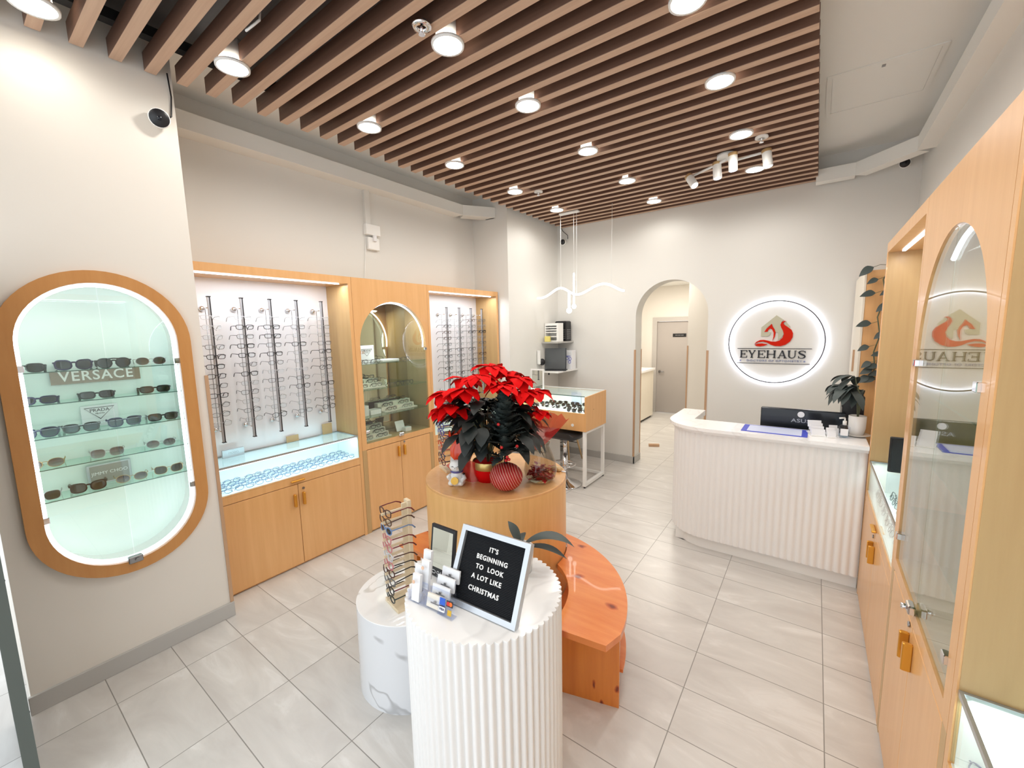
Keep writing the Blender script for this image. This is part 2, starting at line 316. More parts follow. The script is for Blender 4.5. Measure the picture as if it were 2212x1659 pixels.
    def mesh(s, name, mats, off=(0, 0, 0)):
        me = bpy.data.meshes.new(name); ox, oy, oz = off
        me.from_pydata([(x - ox, y - oy, z - oz) for x, y, z in s.v], [], s.f)
        for m in (mats if isinstance(mats, (list, tuple)) else [mats]): me.materials.append(m)
        me.polygons.foreach_set('material_index', s.mi); me.polygons.foreach_set('use_smooth', s.sm)
        bm = bmesh.new(); bm.from_mesh(me); bmesh.ops.remove_doubles(bm, verts=bm.verts, dist=1e-6); bmesh.ops.recalc_face_normals(bm, faces=bm.faces); bm.to_mesh(me); bm.free()
        me.update(); return me

def obj(name, mb, mats, parent=None, label=None):
    """one mesh object; vertices are given in world space (or in the parent's own space when the parent is a local prototype)"""
    off = (0, 0, 0)
    if parent is not None and not parent.get('_local'):
        p = parent; acc = Vector(p.location)
        while p.parent: p = p.parent; acc += Vector(p.location)
        off = acc
    o = bpy.data.objects.new(name, mb.mesh(name, mats, off)); COL.objects.link(o)
    if parent is not None: o.parent = parent
    if label: o['label'] = label
    return o
def thing(name, label, cat, loc=(0, 0, 0), group=None, local=False):
    o = bpy.data.objects.new(name, None); o.empty_display_size = 0.05; COL.objects.link(o); o.location = loc
    o['label'] = label; o['category'] = cat
    if group: o['group'] = group
    if local: o['_local'] = 1
    return o
def tag(o, label, cat, group=None):
    o['label'] = label; o['category'] = cat
    if group: o['group'] = group
    return o
def struct(name, mb, mats, parent=None):
    o = obj(name, mb, mats, parent)
    if parent is None: o['kind'] = 'structure'
    return o
def dup(root, label, group=None):
    r = root.copy(); COL.objects.link(r); r['label'] = label
    if group: r['group'] = group
    for ch in list(root.children):
        c = ch.copy(); COL.objects.link(c); c.parent = r
        for g in list(ch.children):
            d = g.copy(); COL.objects.link(d); d.parent = c
    return r
ORD = ['first', 'second', 'third', 'fourth', 'fifth', 'sixth', 'seventh', 'eighth', 'ninth', 'tenth', 'eleventh', 'twelfth', 'thirteenth', 'fourteenth']
def XY(u, v, w): return (u, v, w)
def YZ(u, v, w): return (w, u, v)      # plane facing +-X: u = y, v = z, w = x
def XZ(u, v, w): return (u, w, v)      # plane facing +-Y: u = x, v = z, w = y
def arc(cx, cy, r, a0, a1, n): return [(cx + r * math.cos(a0 + (a1 - a0) * i / n), cy + r * math.sin(a0 + (a1 - a0) * i / n)) for i in range(n + 1)]
def rect(a0, b0, a1, b1): return [(a0, b0), (a1, b0), (a1, b1), (a0, b1)]
def stadium(c, w, z0, z1, n=28):
    r = w / 2; return arc(c, z1 - r, r, 0, PI, n) + arc(c, z0 + r, r, PI, 2 * PI, n)
def archpoly(y0, y1, z0, z1, n=28):
    r = (y1 - y0) / 2; return [(y0, z0), (y1, z0)] + arc((y0 + y1) / 2, z1 - r, r, 0, PI, n)

# ---------------------------------------------------------------- setting
XL, XP, XR, YB, ZC = -3.14, -3.20, 0.714, 5.60, 3.62
struct('floor', MB().box(-5.2, -2.5, -0.1, 3.0, 10.2, 0.0), TILE)
mb = MB(); mb.box(-4.2, -2.0, ZC, 1.4, 5.9, ZC + 0.1); struct('ceiling', mb, CEIL)
OVY, OVW, OVZ0, OVZ1 = 0.53, 0.77, 0.567, 2.266
oin = stadium(OVY, OVW - 0.11, OVZ0 + 0.055, OVZ1 - 0.055)
# the niche behind the round-ended opening is hollow: keep only a back wall there
mb = MB().prism([rect(0.07, 0.0, 0.98, ZC), oin], -3.45, XL, YZ); mb.box(-3.9, 0.07, 0, -3.46, 0.98, ZC); struct('wall_left', mb, WALLW)
struct('wall_left_recess', MB().box(-3.95, 0.98, 0, -3.76, 4.35, ZC), WALL)
struct('wall_left_pier', MB().box(-3.95, 4.345, 0, XP, 5.85, ZC), WALL)
# back wall with the arched passage
AX0, AX1, AZ = -1.99, -1.085, 2.51
out = [(XP - 0.1, 0), (AX0, 0)] + [(AX0, AZ - 0.4525)] + list(reversed(arc((AX0 + AX1) / 2, AZ - 0.4525, 0.4525, 0, PI, 30)))[1:] + [(AX1, 0), (1.0, 0), (1.0, ZC), (XP - 0.1, ZC)]
struct('wall_back', MB().prism([out], YB, YB + 0.24, XZ), WALL)
struct('wall_right', MB().box(XR, -1.2, 0, XR + 0.15, YB + 0.2, ZC), WALL)
# unseen header and pier behind the camera, added to hold daylight off the slats
mb = MB().box(-4.2, -1.35, 3.15, 1.4, -1.2, ZC); mb.box(-4.2, -1.35, 0, -3.3, -1.2, 3.15); struct('wall_light_block', mb, WALL)
# passage beyond the arch
mb = MB().box(-3.75, YB + 0.2, 0, -3.28, 9.6, 2.8); struct('wall_hall_left', mb, WALLW)
struct('wall_hall_back', MB().prism([[(-3.5, 0), (-2.87, 0), (-2.87, 2.04), (-2.20, 2.04), (-2.20, 0), (-0.5, 0), (-0.5, 2.8), (-3.5, 2.8)]], 9.45, 9.6, XZ), WALLW)
struct('wall_hall_block', MB().box(-1.645, 7.0, 0, -0.6, 9.46, 2.8), WALLW)
struct('wall_hall_right', MB().box(-1.0, YB + 0.24, 0, -0.85, 7.05, 2.8), WALLW)
struct('ceiling_hall', MB().box(-3.7, YB + 0.2, 2.8, -0.6, 9.6, 2.9), CEIL)
# door at the end of the passage
d = MB().box(-2.866, 9.47, 0.006, -2.204, 9.51, 2.036); dr = struct('door_1', d, DOORG)
obj('sign_plate', MB().box(-2.53, 9.455, 1.70, -2.255, 9.469, 1.77), BLACK, dr)
obj('sign_lettering', MB().box(-2.48, 9.453, 1.727, -2.43, 9.456, 1.743).box(-2.422, 9.453, 1.727, -2.37, 9.456, 1.743).box(-2.362, 9.453, 1.727, -2.305, 9.456, 1.743), GREYM, dr)
h = MB().cyl((-2.80, 9.47, 0.93), 0.026, 0.014, 16, Matrix.Rotation(PI / 2, 3, 'X')); h.tube([(-2.80, 9.46, 0.93), (-2.80, 9.42, 0.93), (-2.69, 9.418, 0.93)], 0.009, 8); obj('door_handle', h, GREYM, dr)
mb = MB().box(-2.96, 9.428, 0, -2.868, 9.452, 2.13); mb.box(-2.202, 9.428, 0, -2.11, 9.452, 2.13); mb.box(-2.868, 9.428, 2.038, -2.202, 9.452, 2.13); struct('trim_1', mb, CASING)
# skirting
struct('baseboard_left', MB().rbox(XL - 0.005, 0.06, 0, XL + 0.014, 0.992, 0.10, 0.002), SKIRT)
struct('baseboard_pier', MB().rbox(XP - 0.005, 4.36, 0, XP + 0.014, YB, 0.10, 0.002), SKIRT)
mb = MB().rbox(XP, YB - 0.014, 0, AX0 + 0.012, YB + 0.005, 0.10, 0.002); mb.rbox(AX0 - 0.005, YB - 0.014, 0, AX0 + 0.012, YB + 0.25, 0.10, 0.002); struct('baseboard_back', mb, SKIRT)
mb = MB().rbox(-3.285, 5.9, 0, -3.266, 9.45, 0.1, 0.002); mb.rbox(-3.28, 9.436, 0, -2.965, 9.455, 0.1, 0.002); struct('baseboard_hall', mb, SKIRT)
# wooden corner strips of the arch and of the wall's end
struct('trim_2', MB().box(AX0 - 0.016, YB - 0.006, 0.10, AX0 + 0.006, YB + 0.016, 1.61), EDGEW)
struct('trim_3', MB().box(AX0 - 0.016, YB + 0.226, 0.10, AX0 + 0.006, YB + 0.246, 1.61), EDGEW)
struct('trim_4', MB().box(AX1 - 0.006, YB - 0.006, 0.0, AX1 + 0.02, YB + 0.016, 1.61), EDGEW)
struct('trim_5', MB().box(-1.65, 6.99, 0.0, -1.63, 7.012, 1.61), EDGEW)
# boxed duct running under the ceiling: left recess with the short diagonal to the pier, back wall, diagonal corner, right wall
ZD0, ZD1 = 3.40, 3.515
def duct(name, pts, wdt, side):
    mb = MB()
    for (a, b) in zip(pts, pts[1:]):
        a, b = Vector((*a, 0)), Vector((*b, 0)); t = (b - a).normalized(); n = Vector((-t.y, t.x, 0)) * side * wdt
        mb.add([a + Vector((0, 0, z)) for z in (ZD0, ZD1)] + [b + Vector((0, 0, z)) for z in (ZD0, ZD1)] + [a + n + Vector((0, 0, z)) for z in (ZD0, ZD1)] + [b + n + Vector((0, 0, z)) for z in (ZD0, ZD1)],
               [(0, 2, 3, 1), (4, 5, 7, 6), (0, 1, 5, 4), (2, 6, 7, 3), (1, 3, 7, 5), (0, 4, 6, 2)])
    struct(name, mb, CEIL)
ZD0, ZD1 = 3.33, 3.45
duct('trim_6', [(-3.60, 0.98), (-3.60, 3.98), (-3.37, 4.32), (-3.37, 4.35)], 0.16, 1)
duct('trim_7', [(-0.09, 5.42), (0.22, 5.42), (0.60, 5.02), (0.60, -1.0)], 0.12, 1)

# slatted wooden ceiling: battens and slats
t = thing('slatted_ceiling_panel', 'brown wooden slats hung under the ceiling across the shop', 'ceiling slats', (-1.6, 2.9, SLAT_Z)); t['kind'] = 'structure'
YS0 = 5.59
nsl = 41
for i in range(nsl):
    y = YS0 - 0.1465 * i
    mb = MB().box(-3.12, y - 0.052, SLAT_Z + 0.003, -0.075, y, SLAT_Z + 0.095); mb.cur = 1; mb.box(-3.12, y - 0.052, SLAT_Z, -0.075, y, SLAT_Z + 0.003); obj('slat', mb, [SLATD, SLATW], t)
for x in (-2.95, -1.6, -0.3):
    obj('batten', MB().box(x - 0.03, YS0 - 0.1465 * nsl + 0.05, SLAT_Z + 0.093, x + 0.03, YS0 - 0.003, SLAT_Z + 0.145), BLACKM, t)
struct('trim_8', MB().box(-3.16, -0.6, ZC - 0.035, -0.10, YB - 0.02, ZC - 0.002), DARKCEIL)
# access panel in the plain ceiling
mb = MB(); p0, p1, q0, q1 = -0.01, 0.54, 3.91, 4.53
t = thing('ceiling_access_panel', 'square white access hatch in the plain ceiling beside the slats', 'hatch', (0.26, 4.2, ZC))
obj('frame', MB().prism([rect(p0 - 0.03, q0 - 0.03, p1 + 0.03, q1 + 0.03), rect(p0, q0, p1, q1)], ZC - 0.006, ZC + 0.001, XY), CEIL, t)
obj('panel', MB().box(p0 + 0.004, q0 + 0.004, ZC - 0.004, p1 - 0.004, q1 - 0.004, ZC + 0.001), CEIL, t)
obj('latch', MB().box(0.255, q0 + 0.02, ZC - 0.007, 0.275, q0 + 0.05, ZC - 0.003), GREYM, t)

# downlights
for i, (x, y) in enumerate(DOWN):
    row = 'left wall row' if x < -2 else ('middle row' if x < -1 else 'row beside the plain ceiling')
    col_ = [p for p in DOWN if abs(p[0] - x) < 0.3]; k = sorted(col_, key=lambda p: -p[1]).index((x, y))
    t = thing('downlight', f'round lit downlight, {ORD[k]} from the back wall in the {row}', 'ceiling light', (x, y, SLAT_Z), 'downlights in the slatted ceiling')
    obj('lens', MB().cyl((x, y, SLAT_Z - 0.012), 0.074, 0.006, 24), LEDW, t)
    obj('trim_ring', MB().lathe([(0.074, -0.012), (0.084, -0.014), (0.086, 0.0), (0.074, 0.0)], (x, y, SLAT_Z), 24), WHITEM, t)
    obj('housing', MB().cyl((x, y, SLAT_Z + 0.0), 0.062, 0.12, 20), WHITEM, t)
# ---------------------------------------------------------------- eyewear
def lens_outline(shape, W, H, n, mir):
    P = []
    for i in range(n):
        a = 2 * PI * i / n; c, s_ = math.cos(a), math.sin(a)
        e = {'round': 2.0, 'oval': 2.2, 'rect': 3.6, 'square': 3.2, 'cat': 2.6, 'aviator': 2.3, 'bold': 3.0}[shape]
        x = W / 2 * math.copysign(abs(c) ** (2 / e), c); z = H / 2 * math.copysign(abs(s_) ** (2 / e), s_)
        u = x / (W / 2) * mir      # +1 is the outer side
        if shape == 'cat' and z > 0: z += 0.18 * H * max(0, u) ** 2 * (z / (H / 2))
        if shape == 'aviator' and z < 0: x *= 1 - 0.10 * (-z / (H / 2)); z *= 1.12 - 0.12 * u
        if shape in ('rect', 'square', 'bold') and z < 0: x *= 1 - 0.10 * (-z / (H / 2))
        P.append((x, z))
    return P
PROTO = {}
def eyewear(shape='rect', rim='black', lens=None, r=0.0016, W=0.050, H=0.034, fold=False, parts=True, rimless=False, temple=None, thick=1.0, nseg=16):
    """prototype in its own space: front in the XZ plane, hinges at y=0, temples towards +Y; the origin at the bridge"""
    key = (shape, rim, lens.name if lens else '', r, W, H, fold, parts, rimless, temple, thick)
    if key in PROTO: return PROTO[key]
    M_ = FR[rim]; MT = FR[temple] if temple else M_; lens = lens or LENSC
    root = thing('eyeglasses' if lens is LENSC else 'sunglasses', 'x', 'glasses', local=True)
    fr = MB(); br = 0.009; lenses = []; temples = []
    for mir in (-1, 1):
        cx = mir * (br + W / 2); o = lens_outline(shape, W, H, nseg, mir)
        curve = lambda x: 0.006 * (abs(x) / 0.065) ** 2
        ring = [(cx + x, curve(cx + x), z) for x, z in o]
        if not rimless: fr.tube(ring, r, 5, closed=True)
        elif True: fr.tube([p for p in ring if p[2] > H * 0.30][::1] or ring[:3], r * 0.7, 4)
        l = MB(); c = (cx, curve(cx) - 0.001, 0); l.add([c] + ring, [(0, 1 + i, 1 + (i + 1) % nseg) for i in range(nseg)], True); lenses.append(l)
        ex = mir * (br + W + 0.004); ez = H * 0.28; ey = curve(ex)
        fr.tube([(mir * (br + W - 0.002), curve(ex), ez), (ex, ey + 0.001, ez), (ex, ey + 0.006, ez)], r * 1.1, 5)
        t = MB()
        if fold:
            y = ey + (0.010 if mir < 0 else 0.016)
            t.tube([(ex, ey + 0.005, ez), (ex - mir * 0.006, y, ez), (ex - mir * 0.095, y + 0.003, ez), (ex - mir * 0.118, y + 0.004, ez - 0.009), (ex - mir * 0.128, y + 0.004, ez - 0.024)], [r * 0.9, r * thick, r * thick, r * 1.2 * thick, r * 1.2 * thick], 5)
        else:
            t.tube([(ex, ey + 0.005, ez), (ex + mir * 0.002, 0.05, ez + 0.001), (ex, 0.098, ez), (ex - mir * 0.003, 0.120, ez - 0.010), (ex - mir * 0.006, 0.138, ez - 0.030)], [r * 1.1, r * thick, r * thick, r * 1.25 * thick, r * 1.3 * thick], 5, flat=1.0)
        temples.append(t)
    fr.tube([(-br - 0.001, 0.0, H * 0.20), (-br * 0.5, -0.0008, H * 0.27), (br * 0.5, -0.0008, H * 0.27), (br + 0.001, 0.0, H * 0.20)], r * 1.1, 5)
    if shape == 'aviator': fr.tube([(-br - 0.012, 0, H * 0.46), (0, -0.001, H * 0.50), (br + 0.012, 0, H * 0.46)], r * 0.9, 5)
    for mir in (-1, 1): fr.tube([(mir * br, 0, 0.0), (mir * (br - 0.003), 0.006, -0.004), (mir * (br - 0.004), 0.007, -0.008)], 0.0009, 4)
    if parts:
        obj('rim', fr, M_, root)
        for l in lenses: obj('lens', l, lens, root)
        for t in temples: obj('temple', t, MT, root)
    else:
        a = MB(); a.v, a.f, a.mi, a.sm = fr.v, fr.f, [0] * len(fr.f), fr.sm
        for k, g in ((1, lenses), (2, temples)):
            for q in g:
                o = len(a.v); a.v = a.v + q.v; a.f = a.f + [tuple(i + o for i in f) for f in q.f]; a.mi = a.mi + [k] * len(q.f); a.sm = a.sm + q.sm
        obj('frame', a, [M_, lens, MT], root)
    root['_used'] = 0; root['_h'] = H / 2 + r
    PROTO[key] = root
    return root
def put(proto, loc, rz, label, group, tilt=0.0, roll=0.0, name=None):
    """first use moves the prototype itself, later uses copy it"""
    o = dup(proto, label, group)
    if name: o.name = name
    o.location = loc; o.rotation_euler = (tilt, roll, rz)
    o['_used'] = 1
    return o
def drop_prototypes():
    for r in list(PROTO.values()):
        for c in list(r.children): bpy.data.objects.remove(c)
        bpy.data.objects.remove(r)
    for o in SC.objects:
        for k in ('_local', '_used', '_h'):
            if k in o: del o[k]

# ---------------------------------------------------------------- wall units
def knob_bar(y, z0, z1, xf, d):
    mb = MB(); mb.rbox(min(xf, xf + d * 0.028), y - 0.009, z0, max(xf, xf + d * 0.028), y + 0.009, z1, 0.003); return mb
def doors(t, xf, d, y0, y1, z0, z1, hz, lock=True):
    ym = (y0 + y1) / 2
    for (a, b, hy) in ((y0 + 0.002, ym - 0.002, ym - 0.036), (ym + 0.002, y1 - 0.002, ym + 0.036)):
        dr = obj('cabinet_door', MB().rbox(min(xf, xf - d * 0.018), a, z0, max(xf, xf - d * 0.018), b, z1, 0.0015), OAK, t)
        obj('handle', knob_bar(hy, hz, hz + 0.105, xf, d), GOLDH, dr, 'brass bar handle')
        if lock and hy > ym: obj('lock', MB().cyl((xf, hy + 0.006, hz + 0.135), 0.010, 0.006, 14, Matrix.Rotation(d * PI / 2, 3, 'Y')), GREYM, dr)
def clip(mb, y, z, xf, d, s=0.022):
    mb.rbox(min(xf - 0.004 * d, xf + d * 0.012), y - s, z - s * 0.8, max(xf - 0.004 * d, xf + d * 0.012), y + s, z + s * 0.8, 0.002)
def open_bay(label, xf, d, y0, y1, led, hz, name='display_cabinet'):
    X = lambda q: xf - d * q
    def B(mb, q0, a, z0, q1, b, z1): return mb.box(min(X(q0), X(q1)), a, z0, max(X(q0), X(q1)), b, z1)
    t = thing(name, label, 'cabinet', (xf - d * 0.18, (y0 + y1) / 2, 0))
    D = 0.370
    mb = MB()
    B(mb, 0, y0, 0.0, D, y0 + 0.030, 2.405); B(mb, 0, y1 - 0.030, 0.0, D, y1, 2.405); B(mb, 0, y0 + 0.030, 2.345, D, y1 - 0.030, 2.405)
    B(mb, 0.02, y0 + 0.03, 0.0, D, y1 - 0.03, 0.012); B(mb, 0.0, y0 + 0.03, 0.757, D, y1 - 0.03, 0.765); B(mb, D - 0.012, y0 + 0.03, 0.012, D, y1 - 0.03, 0.757)
    mb.cur = 1; B(mb, 0.004, y0 + 0.0295, 0.77, D - 0.02, y0 + 0.0312, 2.3445); B(mb, 0.004, y1 - 0.0312, 0.77, D - 0.02, y1 - 0.0295, 2.3445)
    obj('carcass', mb, [OAK, OAKD], t)
    obj('back_panel', B(MB(), D - 0.02, y0 + 0.031, 0.765, D - 0.002, y1 - 0.031, 2.345), PANELW, t)
    df = obj('drawer', B(MB(), 0.0, y0 + 0.032, 0.700, 0.018, y1 - 0.032, 0.756), OAK, t)
    ym = (y0 + y1) / 2; mb = MB(); mb.rbox(min(xf, xf + d * 0.022), ym - 0.055, 0.722, max(xf, xf + d * 0.022), ym + 0.055, 0.734, 0.003); obj('handle', mb, GOLDH, df)
    doors(t, xf, d, y0 + 0.03, y1 - 0.03, 0.016, 0.695, hz)
    obj('tray_liner', B(MB(), 0.006, y0 + 0.034, 0.765, D - 0.024, y1 - 0.034, 0.769), WHITE, t)
    obj('case_side', B(MB(), 0.012, y0 + 0.0315, 0.769, D - 0.024, y0 + 0.0335, 0.966), WHITE, t); obj('case_side', B(MB(), 0.012, y1 - 0.0335, 0.769, D - 0.024, y1 - 0.0315, 0.966), WHITE, t)
    cs = obj('glass_case', B(B(MB(), 0.006, y0 + 0.034, 0.769, 0.010, y1 - 0.034, 0.968), 0.006, y0 + 0.034, 0.968, D - 0.022, y1 - 0.034, 0.973), GLASS, t)
    obj('edge_strip', B(B(B(MB(), 0.003, y0 + 0.032, 0.962, 0.011, y1 - 0.032, 0.976), D - 0.030, y0 + 0.032, 0.964, D - 0.0205, y1 - 0.032, 0.976), 0.011, y1 - 0.042, 0.966, D - 0.03, y1 - 0.032, 0.976), CASEEDGE, cs)
    q = 0.055 if led == 'l' else 0.07
    obj('light_strip', B(MB(), q - 0.008, y0 + 0.05, 2.338, q + 0.008, y1 - 0.085, 2.3445), LED, t)
    obj('case_light', B(MB(), 0.012, y0 + 0.05, 0.956, 0.018, y1 - 0.05, 0.961), LED, t)
    return t
def arch_unit(label, xf, d, y0, y1, ay0, ay1, shelves, name='arched_display_cabinet'):
    X = lambda q: xf - d * q
    def B(mb, q0, a, z0, q1, b, z1): return mb.box(min(X(q0), X(q1)), a, z0, max(X(q0), X(q1)), b, z1)
    t = thing(name, label, 'cabinet', (xf - d * 0.18, (y0 + y1) / 2, 0)); D = 0.37
    hole = archpoly(ay0, ay1, 0.872, 2.205)
    obj('front_panel', MB().prism([rect(y0, 0.818, y1, 2.405), hole], X(0.0), X(0.022), YZ), OAK, t)
    mb = MB(); B(mb, 0.022, y0, 0, D, y0 + 0.022, 2.405); B(mb, 0.022, y1 - 0.022, 0, D, y1, 2.405); B(mb, 0.022, y0 + 0.022, 2.38, D, y1 - 0.022, 2.405)
    B(mb, 0.022, y0 + 0.022, 0.835, D, y1 - 0.022, 0.868); B(mb, 0.02, y0 + 0.022, 0.0, D, y1 - 0.022, 0.012); B(mb, 0.0, y0, 0.0, 0.022, y0 + 0.045, 0.818); B(mb, 0.0, y1 - 0.045, 0.0, 0.022, y1, 0.818); B(mb, D - 0.012, y0 + 0.022, 0.012, D, y1 - 0.022, 0.835)
    obj('carcass', mb, OAKD, t)
    ym = (ay0 + ay1) / 2
    obj('mirror_back', B(B(MB(), D - 0.02, y0 + 0.023, 0.87, D - 0.014, ym - 0.001, 2.379), D - 0.02, ym + 0.001, 0.87, D - 0.014, y1 - 0.023, 2.379), BRONZEM, t)
    doors(t, xf, d, y0 + 0.045, y1 - 0.045, 0.016, 0.812, 0.665)
    r = (ay1 - ay0) / 2
    pts = arc(ym, 2.205 - r, r - 0.006, math.radians(-8), math.radians(125), 30) if d > 0 else arc(ym, 2.205 - r, r - 0.006, math.radians(55), math.radians(188), 30)
    obj('light_strip', MB().tube([(X(0.045), a, b) for a, b in pts], 0.008, 6), LED, t)
    for (a, b) in ((ay0 + 0.004, ym - 0.002), (ym + 0.002, ay1 - 0.004)):
        n = 18; top = [(b + (a - b) * i / n, 2.203 - r + math.sqrt(max(0, (r - 0.003) ** 2 - (b + (a - b) * i / n - ym) ** 2))) for i in range(n + 1)]
        g = obj('glass_door', MB().prism([[(a, 0.876), (b, 0.876)] + top], X(0.005), X(0.010), YZ), GLASSD, t)
        m_ = MB(); e = a if abs(a - ym) > 0.1 else b; s_ = 1 if e == a else -1
        for z in (1.735, 0.985): clip(m_, e + s_ * 0.012, z, X(0.003), d, 0.017)
        obj('hinge', m_, CHROME, g)
    obj('lock', MB().rbox(min(X(0.0), X(-0.02)), ym - 0.028, 0.868, max(X(0.0), X(-0.02)), ym + 0.028, 0.902, 0.004).cyl((X(-0.02), ym, 0.886), 0.010, 0.016, 14, Matrix.Rotation(d * PI / 2, 3, 'Y')), CHROME, t)
    for z in shelves: obj('glass_shelf', B(MB(), 0.03, y0 + 0.024, z - 0.006, D - 0.022, y1 - 0.024, z), SHELFG, t)
    return t
FXL, FXR = -3.36, 0.34
open_bay('large honey wood display cabinet full of clear frames beside the oval case wall', FXL, 1, 0.985, 2.208, 'l', 0.515)
arch_unit('honey wood cabinet with arched glass doors between the two white display bays', FXL, 1, 2.211, 3.099, 2.262, 3.058, (1.62, 1.375, 1.11))
open_bay('honey wood display cabinet partly hidden behind the red poinsettia', FXL, 1, 3.102, 4.325, 'l', 0.515)
open_bay('honey wood display bay next to the reception counter', FXR, -1, 2.425, 3.655, 'r', 0.53)
arch_unit('honey wood cabinet with arched glass doors along the right wall near the counter', FXR, -1, 1.452, 2.422, 1.512, 2.368, (1.62, 1.375, 1.11))
open_bay('nearest honey wood display bay with two frames in its lit case', FXR, -1, 0.22, 1.449, 'r', 0.53)
struct('trim_9', MB().box(XL - 0.022, 0.972, 0.10, XL + 0.006, 0.992, 1.66), EDGEW)

# ---------------------------------------------------------------- display rods with glasses
def rod(x, xw, y, z0, z1, label, group):
    t = thing('display_rod', label, 'display rod', (x, y, z0), group)
    p = MB(); p.box(x - 0.009, y - 0.009, z0, x + 0.009, y + 0.009, z1); obj('post', p, ALU, t)
    obj('front_channel', MB().box(x + 0.0085, y + 0.001, z0, x + 0.0105, y + 0.0075, z1), BLACK, t)
    obj('end_cap', MB().box(x - 0.012, y - 0.012, z1, x + 0.012, y + 0.012, z1 + 0.006), BLACK, t); obj('end_cap', MB().box(x - 0.012, y - 0.012, z0 - 0.006, x + 0.012, y + 0.012, z0), BLACK, t)
    for z in (z1 - 0.075, z0 + 0.075):
        b = MB().tube([(xw, y, z), (x - 0.008, y, z)], 0.004, 8); b.sphere((xw + 0.010, y, z), 0.020, 12, 8); obj('bracket', b, CHROME, t)
    obj('wire', MB().tube([(xw + 0.075, y, z1 - 0.08), (xw + 0.075, y, z0 + 0.08)], 0.0022, 6), GREYM, t)
    return t
KINDS = [('rect', 'black', 0.0024), ('oval', 'grey', 0.0018), ('rect', 'clear', 0.0020), ('square', 'silver', 0.0016), ('round', 'black', 0.0020), ('rect', 'grey', 0.0019), ('cat', 'brown', 0.0022), ('rect', 'silver', 0.0015)]
DESC = {'black': 'black rimmed', 'grey': 'grey rimmed', 'clear': 'clear rimmed', 'silver': 'thin silver rimmed', 'brown': 'brown rimmed', 'navy': 'navy', 'tortoise': 'tortoise'}
ROWS = [[2, 2, 7, 5, 0, 0, 0, 5, 0, 1, 1, 3], [2, 0, 5, 0, 0, 1, 0, 7, 5, 3, 1, 3], [2, 0, 0, 5, 0, 1, 2, 5, 7, 3, 3, 4], [2, 5, 7, 0, 3, 7, 2, 1, 4, 7, 3, 1], [2, 3, 7, 5, 0, 1, 4, 7, 0, 7, 4, 4]]
XW = -3.711
for i, y in enumerate((1.178, 1.390, 1.594, 1.804, 2.024)):
    rod(-3.55, XW, y, 1.12, 2.19, f'metal frame rod in the large white bay, {ORD[i]} from its pier side', 'rods in the large bay')
    for k in range(12):
        sh, rim, r = KINDS[ROWS[i][k]]
        pr = eyewear(sh, rim, None, r, 0.050, 0.033 if sh != 'round' else 0.040, parts=False, nseg=14)
        put(pr, (-3.538 + random.uniform(-0.003, 0.003), y + random.uniform(-0.006, 0.006), 2.045 - 0.0715 * k), PI / 2 + random.uniform(-0.10, 0.10), f'{DESC[rim]} glasses {ORD[k]} from top on the {ORD[i]} rod of the large bay', 'glasses on the rods of the large bay', tilt=random.uniform(-0.05, 0.05), name='eyeglasses')
for i, y in enumerate((3.575, 3.79, 4.005, 4.215)):
    rod(-3.55, XW, y, 1.12, 2.19, f'slim frame rod in the bay behind the poinsettia, {ORD[i]} from the arched cabinet', 'rods in the bay behind the poinsettia')
    for k in range(11):
        q = random.choice([0, 1, 5, 5, 3, 4, 7, 7, 6]) if not (i == 3 and k == 2) else 0
        sh, rim, r = KINDS[q]
        pr = eyewear(sh, rim, None, r if not (i == 3 and k == 2) else 0.003, 0.050, 0.033 if sh != 'round' else 0.040, parts=False, nseg=14)
        put(pr, (-3.538, y + random.uniform(-0.005, 0.005), 2.045 - 0.0715 * k), PI / 2 + random.uniform(-0.10, 0.10), f'{DESC[rim]} glasses {ORD[k]} from top on the {ORD[i]} rod behind the poinsettia', 'glasses on the rods behind the poinsettia', tilt=random.uniform(-0.05, 0.05), name='eyeglasses')
# glasses lying in the lit case of the large bay and of the bay by the counter
for rj, x in enumerate((-3.405, -3.475, -3.545, -3.615)):
    for k in range(8):
        pr = eyewear(random.choice(['rect', 'oval', 'round']), 'bluegrey', None, 0.0017, 0.050, 0.036, fold=True, parts=False, nseg=14)
        put(pr, (x, 1.085 + 0.1435 * k + random.uniform(-0.006, 0.006), 0.788), PI / 2 + random.uniform(-0.08, 0.08), f'wire frame in the long lit case, row {["one", "two", "three", "four"][rj]} from front, {ORD[k]} from pier', 'wire frames in the long lit case', tilt=-0.35, name='eyeglasses')
for rj, x in enumerate((0.385, 0.455)):
    for k in range(7):
        pr = eyewear(random.choice(['rect', 'oval', 'round']), 'grey', None, 0.0017, 0.050, 0.036, fold=True, parts=False, nseg=14)
        put(pr, (x, 3.52 - 0.155 * k, 0.788), -PI / 2 + random.uniform(-0.1, 0.1), f'wire frame in the lit case by the counter, {["front", "rear"][rj]} row, {ORD[k]} from counter', 'wire frames in the case by the counter', tilt=-0.35, name='eyeglasses')
for k in range(2):
    put(eyewear('rect', 'bluegrey', None, 0.0016, 0.05, 0.036, fold=True, parts=True), (0.41 + 0.11 * k, 1.36 - 0.05 * k, 0.788), -PI / 2 + 0.7, ['blue grey frame lying at the front corner of the nearest lit case', 'blue grey frame lying further back in the nearest lit case'][k], 'frames in the nearest lit case', tilt=-0.35)
